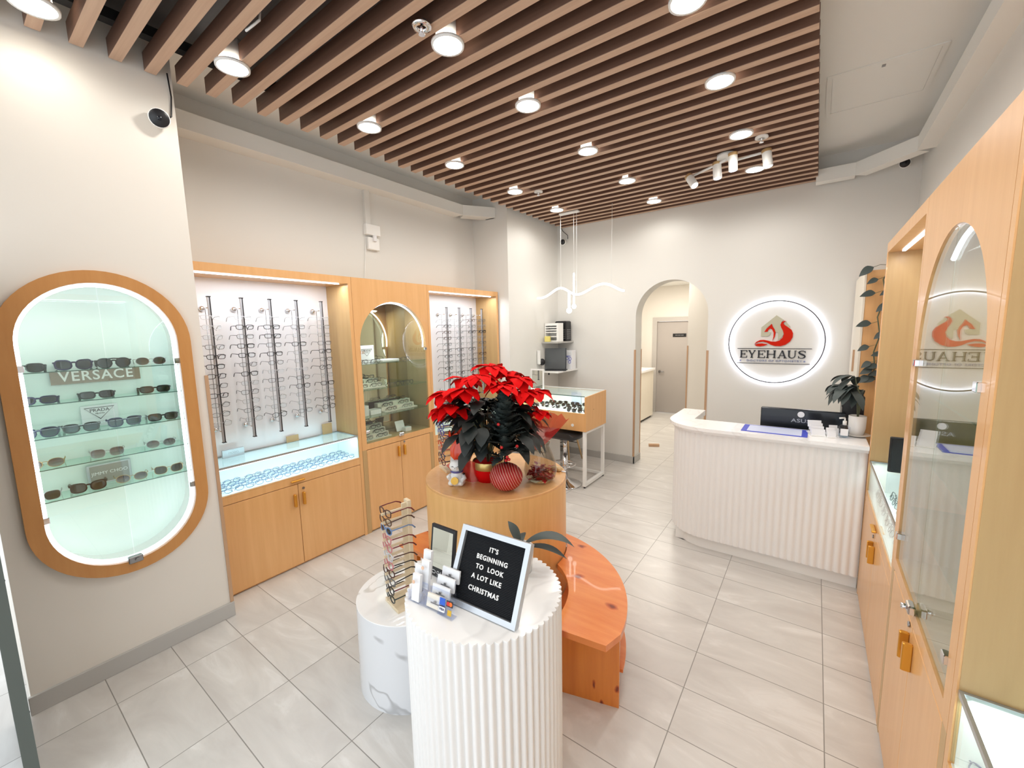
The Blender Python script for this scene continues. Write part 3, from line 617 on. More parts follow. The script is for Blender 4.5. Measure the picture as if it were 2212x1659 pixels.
# small cards leaning on the back panel of the large bay
def card(name, x, y, z, wd, ht, m, label, th=0.012, text=None):
    mb = MB(); mb.box(x - th, y - wd / 2, z, x, y + wd / 2, z + ht); o = obj(name, mb, m); tag(o, label, 'card')
    if text: obj('lettering', MB().text(text, ht * 0.36, lambda u, v, w: (x + 0.0005 + w, y - 0 + u, z + ht * 0.55 + v), 0.001), GREYM, o)
    return o
card('name_block', -3.62, 1.255, 0.974, 0.15, 0.062, SILVC, 'silver name block standing on the long glass case', 0.02, 'MODO')
card('kraft_card', -3.68, 1.74, 0.974, 0.105, 0.055, KRAFT, 'low kraft card on the long glass case', 0.006)
card('kraft_card', -3.68, 2.065, 0.974, 0.095, 0.10, KRAFT, 'taller kraft card on the long glass case near its wooden side', 0.006)
# ---------------------------------------------------------------- contents of the arched cabinets
def riser(xb, d, y0, y1, z, n, rise, dep, label, group):
    """stepped cream tray stand, steps rising to the back"""
    mb = MB()
    for i in range(n):
        a, b = xb + d * (dep * (n - i - 1)), xb + d * (dep * (n - i)); zz = z + rise * (n - 1 - (n - i - 1) ) if False else z + rise * (i)
        # step i: i=0 at the front
        a, b = xb + d * dep * (n - 1 - i), xb + d * dep * (n - i)
        mb.box(min(a, b), y0, z, max(a, b), y1, z + 0.008 + rise * i)
    o = obj('stepped_riser', mb, CREAM); tag(o, label, 'display riser', group); return o
def on_riser(xb, d, y0, y1, z, n, rise, dep, per, what, group, kinds, rz):
    for i in range(n):
        for k in range(per):
            y = y0 + (y1 - y0) * (k + 0.5) / per
            sh, rim, r = random.choice(kinds)
            put(eyewear(sh, rim, None, r, 0.048, 0.034, fold=True, parts=False, nseg=14), (xb + d * (dep * (n - i) - 0.022), y, z + 0.008 + rise * i + 0.0195), rz, f'{DESC[rim].replace("thin ", "")} frame {ORD[k]} along step {["one", "two", "three", "four"][i]} of {what}', group, tilt=-0.12, name='eyeglasses')
AK = [('rect', 'black', 0.0024), ('square', 'black', 0.002), ('round', 'tortoise', 0.0022), ('rect', 'grey', 0.0016), ('oval', 'tortoise', 0.002)]
for (xb, d, y0, y1, z, n, per, what) in ((-3.66, 1, 2.27, 2.60, 1.375, 3, 2, 'the upper riser in the left arched cabinet'), (-3.66, 1, 2.58, 3.0, 1.11, 3, 2, 'the wide riser in the left arched cabinet'),
                                     (-3.66, 1, 2.27, 2.62, 0.868, 4, 2, 'the lowest riser in the left arched cabinet'), (0.64, -1, 1.62, 2.05, 1.11, 3, 1, 'the upper riser in the right arched cabinet'), (0.64, -1, 1.56, 1.98, 0.868, 3, 2, 'the lowest riser in the right arched cabinet')):
    ri = 0.036; dp = 0.052 if n == 4 else 0.06
    riser(xb, d, y0, y1, z, n, ri, dp, 'stepped cream stand forming ' + what, 'stepped risers in the arched cabinets')
    on_riser(xb, d, y0, y1, z, n, ri, dp, per, what, 'frames on ' + what, AK, PI / 2 if d > 0 else -PI / 2)
for k, y in enumerate((2.33, 2.47, 2.83)):
    put(eyewear('square', 'black', None, 0.002, 0.05, 0.036, parts=True), (-3.43, y, 1.62 + 0.021), PI / 2 + 0.15, f'black frame standing on the top arched cabinet shelf, {ORD[k]} from the white bay', 'frames on the top glass shelf')
for k, y in enumerate((2.74, 2.86)):
    put(eyewear('rect', 'black', None, 0.002, 0.05, 0.036, parts=True), (-3.42, y, 1.375 + 0.021), PI / 2 + 0.2, f'black frame by the mirror on the middle glass shelf, {["nearer to", "further from"][k]} the riser', 'frames on the middle glass shelf')
def tri_sign(o, x, y, z, s, text, small):
    m_ = MB(); P = [(-s, s * 0.42), (s, s * 0.42), (0, -s * 0.66)]
    m_.tube([(x, y + a, z + b) for a, b in P], s * 0.035, 4, closed=True)
    m_.text(text, s * 0.42, lambda u, v, w: (x + 0.0004 + w, y + u, z + s * 0.16 + v), 0.001); m_.text(small, s * 0.17, lambda u, v, w: (x + 0.0004 + w, y + u, z - s * 0.14 + v), 0.001)
    obj('emblem', m_, LETTER, o)
o = obj('name_card', MB().box(-3.625, 2.42, 1.621, -3.615, 2.585, 1.79), CARD); tag(o, 'white triangle emblem card on the top glass shelf of the arched cabinet', 'card'); tri_sign(o, -3.6148, 2.502, 1.725, 0.062, 'PRADA', 'MILANO')
o = obj('blank_card', MB().box(-3.66, 2.255, 1.621, -3.65, 2.42, 1.80), SILVC); tag(o, 'plain grey card behind the frames on the top glass shelf', 'card')
o = obj('display_tray', MB().rbox(-3.60, 2.56, 1.621, -3.45, 2.77, 1.645, 0.004), WHITE); tag(o, 'white tray on the top glass shelf of the arched cabinet', 'tray')
for k, (y, z, a, b) in enumerate(((2.34, 1.117, 0.10, 0.10), (2.47, 1.117, 0.12, 0.045))):
    o = obj('white_box', MB().box(-3.58, y - a / 2, 1.111, -3.48, y + a / 2, 1.111 + b), WHITE); tag(o, ['square white box on the low glass shelf of the arched cabinet', 'flat white box on the low glass shelf of the arched cabinet'][k], 'box')
t = thing('card_holder', 'small white card holder on the floor of the arched cabinet', 'card holder', (-3.50, 2.83, 0.868))
obj('tray', MB().rbox(-3.50, 2.79, 0.869, -3.44, 2.87, 0.915, 0.003), WHITE, t); obj('backrest', MB().obox((-3.53, 2.79, 0.925), (0.005, 0.11, 0.11), Matrix.Rotation(-0.3, 3, 'Y')), WHITE, t)
for k, (y, z) in enumerate(((1.66, 1.375), (1.80, 1.62))):
    o = obj('white_box', MB().rbox(0.52, y - 0.05, z + 0.001, 0.62, y + 0.05, z + 0.05, 0.003), WHITE); tag(o, ['white box on the middle glass shelf of the wall cabinet by the counter', 'white box on the top glass shelf of the wall cabinet by the counter'][k], 'box')
t = thing('table_mirror', 'black framed panel standing on the glass case by the counter', 'mirror', (0.42, 3.44, 0.974))
obj('frame', MB().rbox(0.41, 3.40, 0.976, 0.62, 3.42, 1.20, 0.004), BLACK, t); obj('pane', MB().box(0.42, 3.397, 0.99, 0.61, 3.399, 1.19), SCREEN, t)
# ---------------------------------------------------------------- oval wall case with sunglasses
t = thing('oval_display_case', 'round-ended wood framed wall case lit inside and holding sunglasses', 'display case', (XL, OVY, OVZ0))
ou = stadium(OVY, OVW, OVZ0, OVZ1); inn = stadium(OVY, OVW - 0.13, OVZ0 + 0.065, OVZ1 - 0.065)
mb = MB().prism([ou, inn], XL, XL + 0.028, YZ); obj('wood_ring', mb, RINGW, t)
li = stadium(OVY, OVW - 0.116, OVZ0 + 0.058, OVZ1 - 0.058)
rings = [[(x, a, b) for a, b in li] for x in (XL + 0.001, XL - 0.19)]
obj('niche_liner', MB().loft(rings, True, smooth=True), WHITE, t)
obj('back_panel', MB().prism([li], XL - 0.196, XL - 0.19, YZ), MINT, t)
lp = stadium(OVY, OVW - 0.15, OVZ0 + 0.075, OVZ1 - 0.075)
obj('light_strip', MB().tube([(XL - 0.022, a, b) for a, b in lp], 0.0085, 6, closed=True), LED, t)
ins = stadium(OVY, OVW - 0.124, OVZ0 + 0.062, OVZ1 - 0.062)
for z in (1.744, 1.579, 1.405, 1.243, 1.072):
    s_ = obj('glass_shelf', MB().box(XL - 0.186, OVY - 0.32, z - 0.005, XL - 0.018, OVY + 0.32, z), SHELFG, t)
    obj('shelf_edge', MB().box(XL - 0.018, OVY - 0.32, z - 0.0045, XL - 0.0165, OVY + 0.32, z - 0.0005), EDGEG, s_)
pane = stadium(OVY, OVW - 0.135, OVZ0 + 0.068, OVZ1 - 0.068)
half = [p for p in pane]
for s_, nm in ((-1, 0), (1, 1)):
    pl = [p for p in pane if (p[0] - OVY) * s_ > 0.0025]
    if s_ > 0: k = [i for i in range(len(pl))]
    # order by angle around the centre
    pl = sorted(pl, key=lambda p: math.atan2(p[1] - (OVZ0 + OVZ1) / 2, (p[0] - OVY) * s_))
    top = (OVY + s_ * 0.002, OVZ1 - 0.068); bot = (OVY + s_ * 0.002, OVZ0 + 0.068)
    g = obj('glass_door', MB().prism([[bot] + pl + [top]], XL + 0.002, XL + 0.007, YZ), GLASSD, t)
    m_ = MB()
    for z in (1.765, 0.985): clip(m_, OVY + s_ * 0.318, z, XL + 0.004, 1, 0.020)
    obj('hinge', m_, CHROME, g)
obj('lock', MB().rbox(XL, OVY - 0.032, OVZ0 + 0.05, XL + 0.034, OVY + 0.032, OVZ0 + 0.088, 0.003).cyl((XL + 0.034, OVY + 0.006, OVZ0 + 0.069), 0.011, 0.014, 14, Matrix.Rotation(PI / 2, 3, 'Y')), GREYM, t)
area('case_glow', (XL - 0.05, OVY, 1.42), (0, math.radians(90), 0), 1.3, 0.5, 1.0, (0.88, 1.0, 0.95))
# sunglasses: (shelf, y, shape, rim, lens, words)
SUN = [(1.744, [(0.235, 'rect', 'green', LENSG, 'dark green rectangular'), (0.411, 'cat', 'navy', LENSG, 'large dark navy cat-eye'), (0.569, 'aviator', 'green', LENSG, 'green double-bridge aviator'), (0.732, 'oval', 'silver', LENSN, 'thin rimmed grey oval')]),
       (1.579, [(0.264, 'rect', 'navy', LENSG, 'flat topped navy'), (0.483, 'rect', 'green', LENSG, 'narrow dark wraparound'), (0.734, 'rect', 'black', LENSG, 'narrow black rectangular')]),
       (1.405, [(0.248, 'square', 'navy', LENSB, 'square blue lens'), (0.404, 'bold', 'green', LENSB, 'flat browed blue lens'), (0.580, 'square', 'navy', LENSB, 'wide square navy'), (0.755, 'rect', 'black', LENSN, 'black rectangular brown lens')]),
       (1.243, [(0.253, 'oval', 'gold', LENSM, 'rimless mauve gradient'), (0.490, 'square', 'silver', LENSM, 'rimless square mauve'), (0.730, 'oval', 'silver', LENSM, 'thin silver gradient')]),
       (1.072, [(0.222, 'square', 'silver', LENSG, 'square rimless green'), (0.396, 'cat', 'black', LENSG, 'dark cat-eye'), (0.577, 'oval', 'gold', LENSM, 'small oval gold rimmed'), (0.750, 'cat', 'gold', LENSN, 'gold cornered cat-eye')])]
for si, (z, row) in enumerate(SUN):
    for k, (y, sh, rim, ln, wd) in enumerate(row):
        H = {'rect': 0.039, 'cat': 0.048, 'aviator': 0.048, 'oval': 0.044, 'square': 0.047, 'bold': 0.043}[sh]
        thin = rim in ('silver', 'gold')
        if si == 1: H = 0.035
        pr = eyewear(sh, rim, ln, 0.0014 if thin else 0.0040, 0.059, H, parts=True, thick=1.0 if thin else 1.2, nseg=24)
        put(pr, (XL - 0.052, y, z + H / 2 + 0.004), PI / 2 - 0.12, f'{wd} sunglasses on the {["top", "second", "third", "fourth", "lowest"][si]} glass shelf of the oval case', 'sunglasses in the oval wall case', tilt=-0.06, name='sunglasses')
# shelf signs
o = obj('brand_plaque', MB().box(-3.322, 0.330, 1.662, -3.314, 0.700, 1.738), SIGNB); tag(o, 'long bronze mirror name plaque under the top shelf of the oval case', 'sign')
obj('lettering', MB().text('VERSACE', 0.075, lambda u, v, w: (-3.3136 + w, 0.515 + u * 0.93, 1.701 + v), 0.0015, bold=0.001, spacing=1.12), WHITE, o)
o = obj('brand_card', MB().box(-3.322, 0.425, 1.41, -3.316, 0.580, 1.53), CARD); tag(o, 'white card with a triangle emblem standing on the third shelf of the oval case', 'sign'); tri_sign(o, -3.3155, 0.502, 1.49, 0.062, 'PRADA', 'MILANO')
t = thing('brand_block', 'grey name block with silver border on the lowest shelf of the oval case', 'sign', (-3.30, 0.50, 1.072))
obj('border', MB().rbox(-3.318, 0.410, 1.073, -3.300, 0.600, 1.19, 0.003), SILVC, t); obj('panel', MB().rbox(-3.2995, 0.422, 1.083, -3.298, 0.588, 1.180, 0.0006), SIGNG, t)
obj('lettering', MB().text('JIMMY CHOO', 0.026, lambda u, v, w: (-3.2978 + w, 0.505 + u, 1.135 + v), 0.001), CARD, t)

# ---------------------------------------------------------------- plinths and bench
DC, DR_, DH = (-1.735, 2.165), 0.478, 0.93
t = thing('round_plinth', 'tall honey wood drum plinth carrying the poinsettia', 'plinth', (*DC, 0))
obj('body', MB().lathe([(DR_ - 0.004, 0), (DR_, 0.004), (DR_, DH - 0.016)], (*DC, 0), 96), DRUM, t)
obj('top', MB().lathe([(DR_, DH - 0.016), (DR_, DH - 0.003), (DR_ - 0.003, DH), (0.0001, DH)], (*DC, 0), 96, smooth=False), OAK, t)
MC, MR, MH = (-1.744, 1.40), 0.296, 0.48
t = thing('round_plinth', 'low grey marble drum plinth carrying the kids frame stand', 'plinth', (*MC, 0))
obj('body', MB().lathe([(MR + 0.006, 0), (MR, MH - 0.004)], (*MC, 0), 96), MARBLE, t)
obj('top', MB().lathe([(MR, MH - 0.004), (MR, MH - 0.001), (MR - 0.001, MH), (0.0001, MH)], (*MC, 0), 96, smooth=False), marble('pale_marble', (246, 246, 246), (214, 212, 208), 2.2, 0.08), t)
FC, FRD, FH = (-1.05, 1.21), 0.312, 0.85
nf = 66
def scallop(r, z, amp=0.008):
    P = []
    for j in range(nf * 8):
        a = 2 * PI * j / (nf * 8); q = abs(math.sin(a * nf / 2)); rr = r + amp * (q - 0.5) * 1.6; P.append((FC[0] + rr * math.cos(a), FC[1] + rr * math.sin(a), z))
    return P
t = thing('fluted_plinth', 'white fluted drum plinth carrying the letter board', 'plinth', (*FC, 0))
obj('body', MB().loft([scallop(FRD, z) for z in (0.0, FH - 0.006)], True, smooth=True), FLUTE, t)
mb = MB().loft([scallop(FRD + 0.001, z) for z in (FH - 0.006, FH)], True); mb.add(scallop(FRD + 0.001, FH), [tuple(range(nf * 8))]); obj('top', mb, QUARTZ, t)
# curved pine benches
BC, BR = (-1.507, 1.73), 0.822
def inner(a):
    dx, dy = BC[0] - DC[0], BC[1] - DC[1]; ux, uy = math.cos(a), math.sin(a); R = DR_ + 0.006
    b = dx * ux + dy * uy; c = dx * dx + dy * dy - R * R; q = b * b - c
    return max(0.50, -b + math.sqrt(q)) if q > 0 else 0.50
def sector(a0, a1, R, first=None, n=40):
    o = [(BC[0] + R * math.cos(a0 + (a1 - a0) * i / n), BC[1] + R * math.sin(a0 + (a1 - a0) * i / n)) for i in range(n + 1)]
    i_ = [(BC[0] + min(inner(a0 + (a1 - a0) * i / n), R - 0.01) * math.cos(a0 + (a1 - a0) * i / n), BC[1] + min(inner(a0 + (a1 - a0) * i / n), R - 0.01) * math.sin(a0 + (a1 - a0) * i / n)) for i in range(n + 1)]
    return o + list(reversed(i_))
def amax(lo, hi, step):
    a = lo
    while inner(a) < BR - 0.03 and abs(a - hi) > abs(step): a += step
    return a
a0 = math.radians(4.5); a1 = amax(a0, math.radians(150), math.radians(1))
pl = sector(a0, a1, BR); pl = [(-0.716, 1.684)] + pl[:-1] + [(-1.005, 1.648)]
t = thing('curved_bench', 'orange pine curved bench with knots beside the drum plinth', 'bench', (-0.95, 2.0, 0))
mb = MB().prism([pl], 0.387, 0.42, XY); obj('seat', mb, PINE, t)
sh = sector(a0 + 0.09, a1, BR - 0.004); obj('lower_shelf', MB().prism([sh], 0.150, 0.168, XY), PINE, t)
def plank(p, q, th, z0, z1):
    p, q = Vector((*p, 0)), Vector((*q, 0)); d = (q - p).normalized(); n = Vector((-d.y, d.x, 0)) * th
    b = MB(); b.add([p + Vector((0, 0, z0)), q + Vector((0, 0, z0)), q + n + Vector((0, 0, z0)), p + n + Vector((0, 0, z0)), p + Vector((0, 0, z1)), q + Vector((0, 0, z1)), q + n + Vector((0, 0, z1)), p + n + Vector((0, 0, z1))], [(0, 3, 2, 1), (4, 5, 6, 7), (0, 1, 5, 4), (1, 2, 6, 5), (2, 3, 7, 6), (3, 0, 4, 7)]); return b
obj('leg', plank((-0.99, 1.726), (-0.697, 1.806), 0.03, 0, 0.387), PINEL, t)
am = a1 - 0.15; obj('leg', plank((BC[0] + 0.62 * math.cos(am), BC[1] + 0.62 * math.sin(am)), (BC[0] + 0.79 * math.cos(am), BC[1] + 0.79 * math.sin(am)), 0.03, 0, 0.387), PINEL, t)
b0 = amax(math.radians(178), math.radians(60), -math.radians(1))
t = thing('curved_bench', 'short orange pine bench end showing behind the kids frame stand', 'bench', (-2.15, 1.9, 0))
obj('seat', MB().prism([sector(b0, math.radians(177), BR)], 0.387, 0.42, XY), PINE, t)
for aa in (b0 + 0.08, math.radians(172)):
    obj('leg', plank((BC[0] + 0.66 * math.cos(aa), BC[1] + 0.66 * math.sin(aa)), (BC[0] + 0.79 * math.cos(aa), BC[1] + 0.79 * math.sin(aa)), 0.03, 0, 0.387), PINEL, t)

# ---------------------------------------------------------------- wooden frame stands with children's glasses
def stand(loc, h, rz, rows, label, where, group, step):
    t = thing('frame_stand', label, 'frame stand', loc); x, y, z = loc; R = Matrix.Rotation(rz, 3, 'Z'); L_ = lambda p: Vector(loc) + R @ Vector(p)
    obj('base', MB().obox(L_((0, 0.0, 0.009)), (0.15, 0.13, 0.018), R), PALEWOOD, t)
    obj('post', MB().obox(L_((0, 0.055, 0.018 + (h - 0.018) / 2)), (0.045, 0.018, h - 0.018), R).obox(L_((0, 0.036, 0.018 + (h - 0.03) / 2)), (0.012, 0.03, h - 0.03), R), PALEWOOD, t)
    for k, row in enumerate(rows):
        zz = h - 0.035 - step * k
        obj('peg', MB().obox(L_((0, -0.032, zz - 0.004)), (0.011, 0.115, 0.011), R), PALEWOOD, t)
        rim, sh, lens, tmp, wd = row
        pr = eyewear(sh, rim, lens, 0.0030, 0.046, 0.037, parts=True, temple=tmp, nseg=18)
        p = L_((random.uniform(-0.004, 0.004), -0.072, zz + 0.0035)); o = put(pr, p, rz + random.uniform(-0.10, 0.10), f'{wd} children\'s frame, {ORD[k]} from top of {where}', group, tilt=random.uniform(-0.04, 0.06), name='eyeglasses')
    return t
SR1 = [('brown', 'rect', None, 'maroon', 'brown thin'), ('tortoise', 'oval', None, 'brown', 'dark brown'), ('blue', 'round', LENSK, 'blue', 'pale blue tinted'), ('pink', 'rect', None, 'maroon', 'rose'), ('pink', 'oval', None, 'maroon', 'pink with maroon temples'),
       ('clear', 'rect', None, 'brown', 'clear'), ('pink', 'rect', None, 'black', 'pale pink'), ('brown', 'oval', None, 'black', 'brown oval'), ('grey', 'rect', None, 'black', 'grey'), ('black', 'rect', None, 'maroon', 'black'), ('green', 'round', None, 'green', 'dark green')]
stand((-1.70, 1.30, MH), 0.555, -0.22, SR1, 'pale wooden stand of children\'s frames on the marble plinth', 'the stand on the marble plinth', 'frames on the stand on the marble plinth', 0.046)
SR2 = [('black', 'rect', None, 'black', 'black'), ('maroon', 'rect', None, 'red', 'maroon and red'), ('grey', 'rect', None, 'navy', 'grey and navy'), ('navy', 'rect', None, 'blue', 'navy and blue'), ('blue', 'rect', None, 'navy', 'light blue'), ('violet', 'rect', None, 'violet', 'violet'), ('violet', 'oval', None, 'black', 'deep violet'), ('grey', 'rect', None, 'grey', 'grey'),
       ('red', 'rect', None, 'red', 'red'), ('pink', 'rect', None, 'red', 'orange red'), ('navy', 'oval', None, 'gold', 'navy and gold'), ('maroon', 'rect', None, 'brown', 'maroon and brown')]
stand((-2.06, 2.06, DH), 0.57, -0.42, SR2, 'pale wooden stand of children\'s frames beside the poinsettia', 'the stand beside the poinsettia', 'frames on the stand beside the poinsettia', 0.043)

# ---------------------------------------------------------------- plants
def leaf(mb, base, d, L, W, droop=0.5, up=(0, 0, 1), n=6, fold=0.25, shape=0.42, jag=0.0):
    d = Vector(d).normalized(); up = Vector(up); side = d.cross(up)
    if side.length < 1e-3: side = Vector((1, 0, 0))
    side.normalize(); nrm = side.cross(d).normalized(); P = Vector(base); rows = []; cur = d.copy()
    for i in range(n + 1):
        s_ = i / n; wd = W * (math.sin(PI * min(1, s_ ** shape * 0.5 if s_ < shape else 0.5 + 0.5 * (s_ - shape) / (1 - shape)) ) if s_ > 0 else 0.02) * 0.5
        if s_ < shape: wd = W * 0.5 * math.sin(PI / 2 * s_ / shape) + 0.0005
        else: wd = W * 0.5 * math.cos(PI / 2 * (s_ - shape) / (1 - shape)) + 0.0003
        if jag and 0 < i < n: wd *= 1 + (jag if i % 2 else -jag)
        nr = side.cross(cur).normalized(); rows.append([P - side * wd + nr * wd * fold, P.copy(), P + side * wd + nr * wd * fold])
        cur = (cur - Vector((0, 0, 1)) * droop / n).normalized(); P = P + cur * (L / n)
    mb.loft(rows, False, smooth=True)
    return P
def rdir(az, el): return Vector((math.cos(az) * math.cos(el), math.sin(az) * math.cos(el), math.sin(el)))
CR = Vector((0.809, 0.588, 0)); CD = Vector((-0.588, 0.809, 0))     # room directions along and across the drum's front
rnd = random.Random(3)
PB = Vector((-1.70, 2.04, DH))
t = thing('poinsettia', 'large red poinsettia in red organza wrap on the wooden drum', 'plant', PB)
obj('pot', MB().lathe([(0.0, 0.0), (0.075, 0.0), (0.095, 0.05), (0.098, 0.12), (0.09, 0.125), (0.0, 0.12)], PB, 28), RED, t)
obj('pot_band', MB().lathe([(0.1, 0.085), (0.104, 0.10), (0.104, 0.125), (0.1, 0.135)], PB, 28), GOLDF, t)
for (dx, dd, dz, ht, wd, lean) in ((-0.10, -0.06, 0.0, 0.14, 0.17, -0.25), (0.29, -0.02, 0.19, 0.25, 0.19, 0.38), (0.02, -0.08, 0.0, 0.12, 0.14, 0.0)):
    b = PB + CR * dx + CD * dd + Vector((0, 0, dz + 0.002)); rows = []
    for i in range(7):
        s_ = i / 6; row = []
        for j in range(13):
            u = j / 12 - 0.5; r = wd * (0.22 + 0.78 * s_ ** 0.7)
            row.append(b + CR * (u * r * 1.6 + lean * s_ * ht) + CD * (0.022 * s_ * math.sin(j * 2.1) + 0.03 * abs(u)) + Vector((0, 0, s_ * ht * (1 - 0.8 * u * u) + 0.012 * s_ * math.sin(j * 2.7))))
        rows.append(row)
    obj('organza_wrap', MB().loft(rows, False, smooth=True), ORGANZA, t)
mb = MB(); st = MB()
FAX = Vector((-1.489, 1.955)); CAMD = Vector((-1.489, 1.955)).normalized()
for i in range(330):
    az = rnd.uniform(0, 2 * PI); el = rnd.uniform(-0.5, 1.2); r = rnd.uniform(0.12, 0.30)
    c = PB + Vector((0, 0, 0.36)) + CR * 0.02 + Vector((math.cos(az) * math.cos(el) * r * 0.95, math.sin(az) * math.cos(el) * r * 0.95, math.sin(el) * r * 0.75))
    d = (rdir(az, el * 0.4 + rnd.uniform(-0.5, 0.2)))
    e2 = Vector((c.x + d.x * 0.09, c.y + d.y * 0.09)) - FAX; al = e2.dot(CAMD); la = abs(e2.x * -CAMD.y + e2.y * CAMD.x)
    if la < 0.115 and al < 0.10 and c.z < DH + 0.60: continue
    if (Vector((c.x + d.x * 0.08, c.y + d.y * 0.08)) - Vector((-1.82, 1.91))).length < 0.185 and c.z < DH + 0.42: continue
    leaf(mb, c, d, rnd.uniform(0.11, 0.18), rnd.uniform(0.07, 0.10), rnd.uniform(0.5, 1.5), n=6, jag=0.06)
    if i % 8 == 0: st.tube([PB + Vector((0, 0, 0.11)), PB + Vector((0, 0, 0.25)) + (c - PB - Vector((0, 0, 0.25))) * 0.3, c], 0.004, 5)
obj('foliage', mb, LEAF, t); obj('stem', st, STEMM, t)
for (dx, dd, dz, nb, L, tl) in ((-0.23, -0.10, 0.60, 10, 0.125, -0.3), (-0.04, -0.10, 0.70, 11, 0.13, 0.0), (0.03, 0.02, 0.745, 10, 0.13, 0), (0.20, -0.05, 0.675, 11, 0.125, 0.25), (0.10, -0.14, 0.645, 10, 0.12, 0.1), (-0.27, -0.04, 0.49, 9, 0.115, -0.5), (0.31, 0.0, 0.585, 9, 0.12, 0.5), (0.33, -0.06, 0.46, 6, 0.085, 0.7), (-0.14, 0.10, 0.66, 9, 0.12, -0.2), (-0.13, -0.15, 0.625, 10, 0.12, -0.15), (0.24, -0.10, 0.60, 9, 0.115, 0.3), (0.14, 0.05, 0.70, 9, 0.12, 0.1), (-0.20, -0.14, 0.52, 8, 0.11, -0.4)):
    c = PB + CR * dx + CD * dd + Vector((0, 0, dz)); mb = MB()
    for k in range(nb):
        az = 2 * PI * k / nb + rnd.uniform(-0.2, 0.2)
        leaf(mb, c, rdir(az, rnd.uniform(-0.1, 0.45)) + CR * tl * 0.5, L * 1.22 * rnd.uniform(0.85, 1.1), 0.088, rnd.uniform(0.7, 1.5), n=6, fold=0.2, shape=0.45, jag=0.10)
    for k in range(5): mb.sphere(c + rdir(k * 1.26, 0.6) * 0.012, 0.005, 6, 4)
    obj('bract_cluster', mb, RED, t)
# small fir in a round striped pot
FB = Vector((-1.489, 1.955, DH))
t = thing('small_fir_plant', 'dark feathery fir with red berries in a round red striped pot', 'plant', FB)
obj('pot', MB().sphere(FB + Vector((0, 0, 0.086)), 0.102, 28, 16, (1, 1, 0.84)), PLAID, t)
obj('trunk', MB().tube([FB + Vector((0, 0, 0.15)), FB + Vector((0, 0, 0.50))], [0.012, 0.004], 6), LEAF, t)
mb = MB()
for i in range(150):
    s_ = rnd.random() ** 0.8; z = 0.19 + 0.335 * s_; az = rnd.uniform(0, 2 * PI); el = 0.22 + 0.95 * s_ + rnd.uniform(-0.25, 0.3)
    b = FB + Vector((0, 0, z)); L = (0.165 - 0.075 * s_) * rnd.uniform(0.8, 1.15); d = rdir(az, el)
    leaf(mb, b + d * 0.02, d, L, 0.062 * rnd.uniform(0.8, 1.1), rnd.uniform(-0.3, 0.7), n=15, fold=0.35, shape=0.4, jag=0.42)
obj('needle_foliage', mb, FROND, t)
for (dx, dd, dz) in ((0.005, -0.12, 0.225), (0.022, -0.125, 0.232), (0.012, -0.128, 0.247), (-0.02, -0.11, 0.30), (-0.035, -0.10, 0.435), (0.07, -0.09, 0.30)):
    obj('berry', MB().sphere(FB + CR * dx + CD * dd + Vector((0, 0, dz)), 0.0095, 10, 7), BERRY, t)
# wrapped orange bag behind the plant
GB = Vector((-1.885, 1.985, DH))
t = thing('gift_bag', 'orange foil wrapped bag with purple ribbon left of the poinsettia', 'gift bag', GB)
obj('paper_base', MB().lathe([(0, 0), (0.05, 0.0), (0.062, 0.08), (0.058, 0.115)], GB, 20), CREAMC, t)
rows = []
for (r, z) in ((0.055, 0.11), (0.072, 0.15), (0.07, 0.20), (0.05, 0.235), (0.066, 0.28), (0.08, 0.31)):
    rows.append([GB + Vector(((r + 0.006 * math.sin(5 * a * 2 * PI / 30 * 1.0 + z * 40)) * math.cos(2 * PI * a / 30), (r + 0.006 * math.sin(7 * a * 2 * PI / 30)) * math.sin(2 * PI * a / 30), z + (0.018 * math.sin(a * 1.9) if z > 0.27 else 0))) for a in range(30)])
obj('foil_wrap', MB().loft(rows, True, smooth=True), FOIL, t)
mb = MB()
for k in range(6): leaf(mb, GB + Vector((-0.02, -0.03, 0.25)), rdir(k * 1.05 + 2.6, 0.7), 0.11, 0.03, 0.6, n=5)
obj('ribbon', mb, PURPLE, t)
# beckoning-paw cat figurine
KB = Vector((-1.815, 1.862, DH)); KR = Matrix.Rotation(0.55, 3, 'Z'); K = lambda x, y, z: KB + KR @ Vector((x, y, z))
t = thing('cat_figurine', 'white ceramic lucky cat figurine with a maroon ear on the drum', 'figurine', KB)
def body_loft(secs, n=20):
    return MB().loft([[K(cx + rx * math.cos(2 * PI * j / n), cy + ry * math.sin(2 * PI * j / n), z) for j in range(n)] for (z, cx, cy, rx, ry) in secs], True, caps=True, smooth=True)
mb = body_loft([(0.0, 0, 0, 0.046, 0.040), (0.012, 0, 0, 0.054, 0.047), (0.035, 0, 0.0, 0.053, 0.045), (0.06, 0, 0.003, 0.044, 0.038), (0.08, 0, 0.005, 0.034, 0.031), (0.092, 0, 0.003, 0.033, 0.032), (0.105, 0, 0, 0.043, 0.038), (0.122, 0, -0.002, 0.048, 0.041), (0.140, 0, -0.001, 0.043, 0.037), (0.154, 0, 0, 0.028, 0.025), (0.160, 0, 0, 0.010, 0.009)])
mb.sphere(K(-0.030, -0.034, 0.018), 0.022, 12, 8, (1, 1, 0.8)); mb.sphere(K(0.030, -0.034, 0.018), 0.022, 12, 8, (1, 1, 0.8))
mb.tube([K(0.040, 0.0, 0.06), K(0.052, -0.016, 0.045), K(0.036, -0.036, 0.036)], [0.014, 0.014, 0.012], 10); mb.tube([K(-0.040, 0.0, 0.06), K(-0.052, -0.018, 0.052), K(-0.040, -0.036, 0.05)], [0.014, 0.014, 0.012], 10)
mb.sphere(K(0, -0.042, 0.118), 0.012, 10, 7, (1.2, 0.6, 0.8))
obj('body', mb, CERAMIC, t)
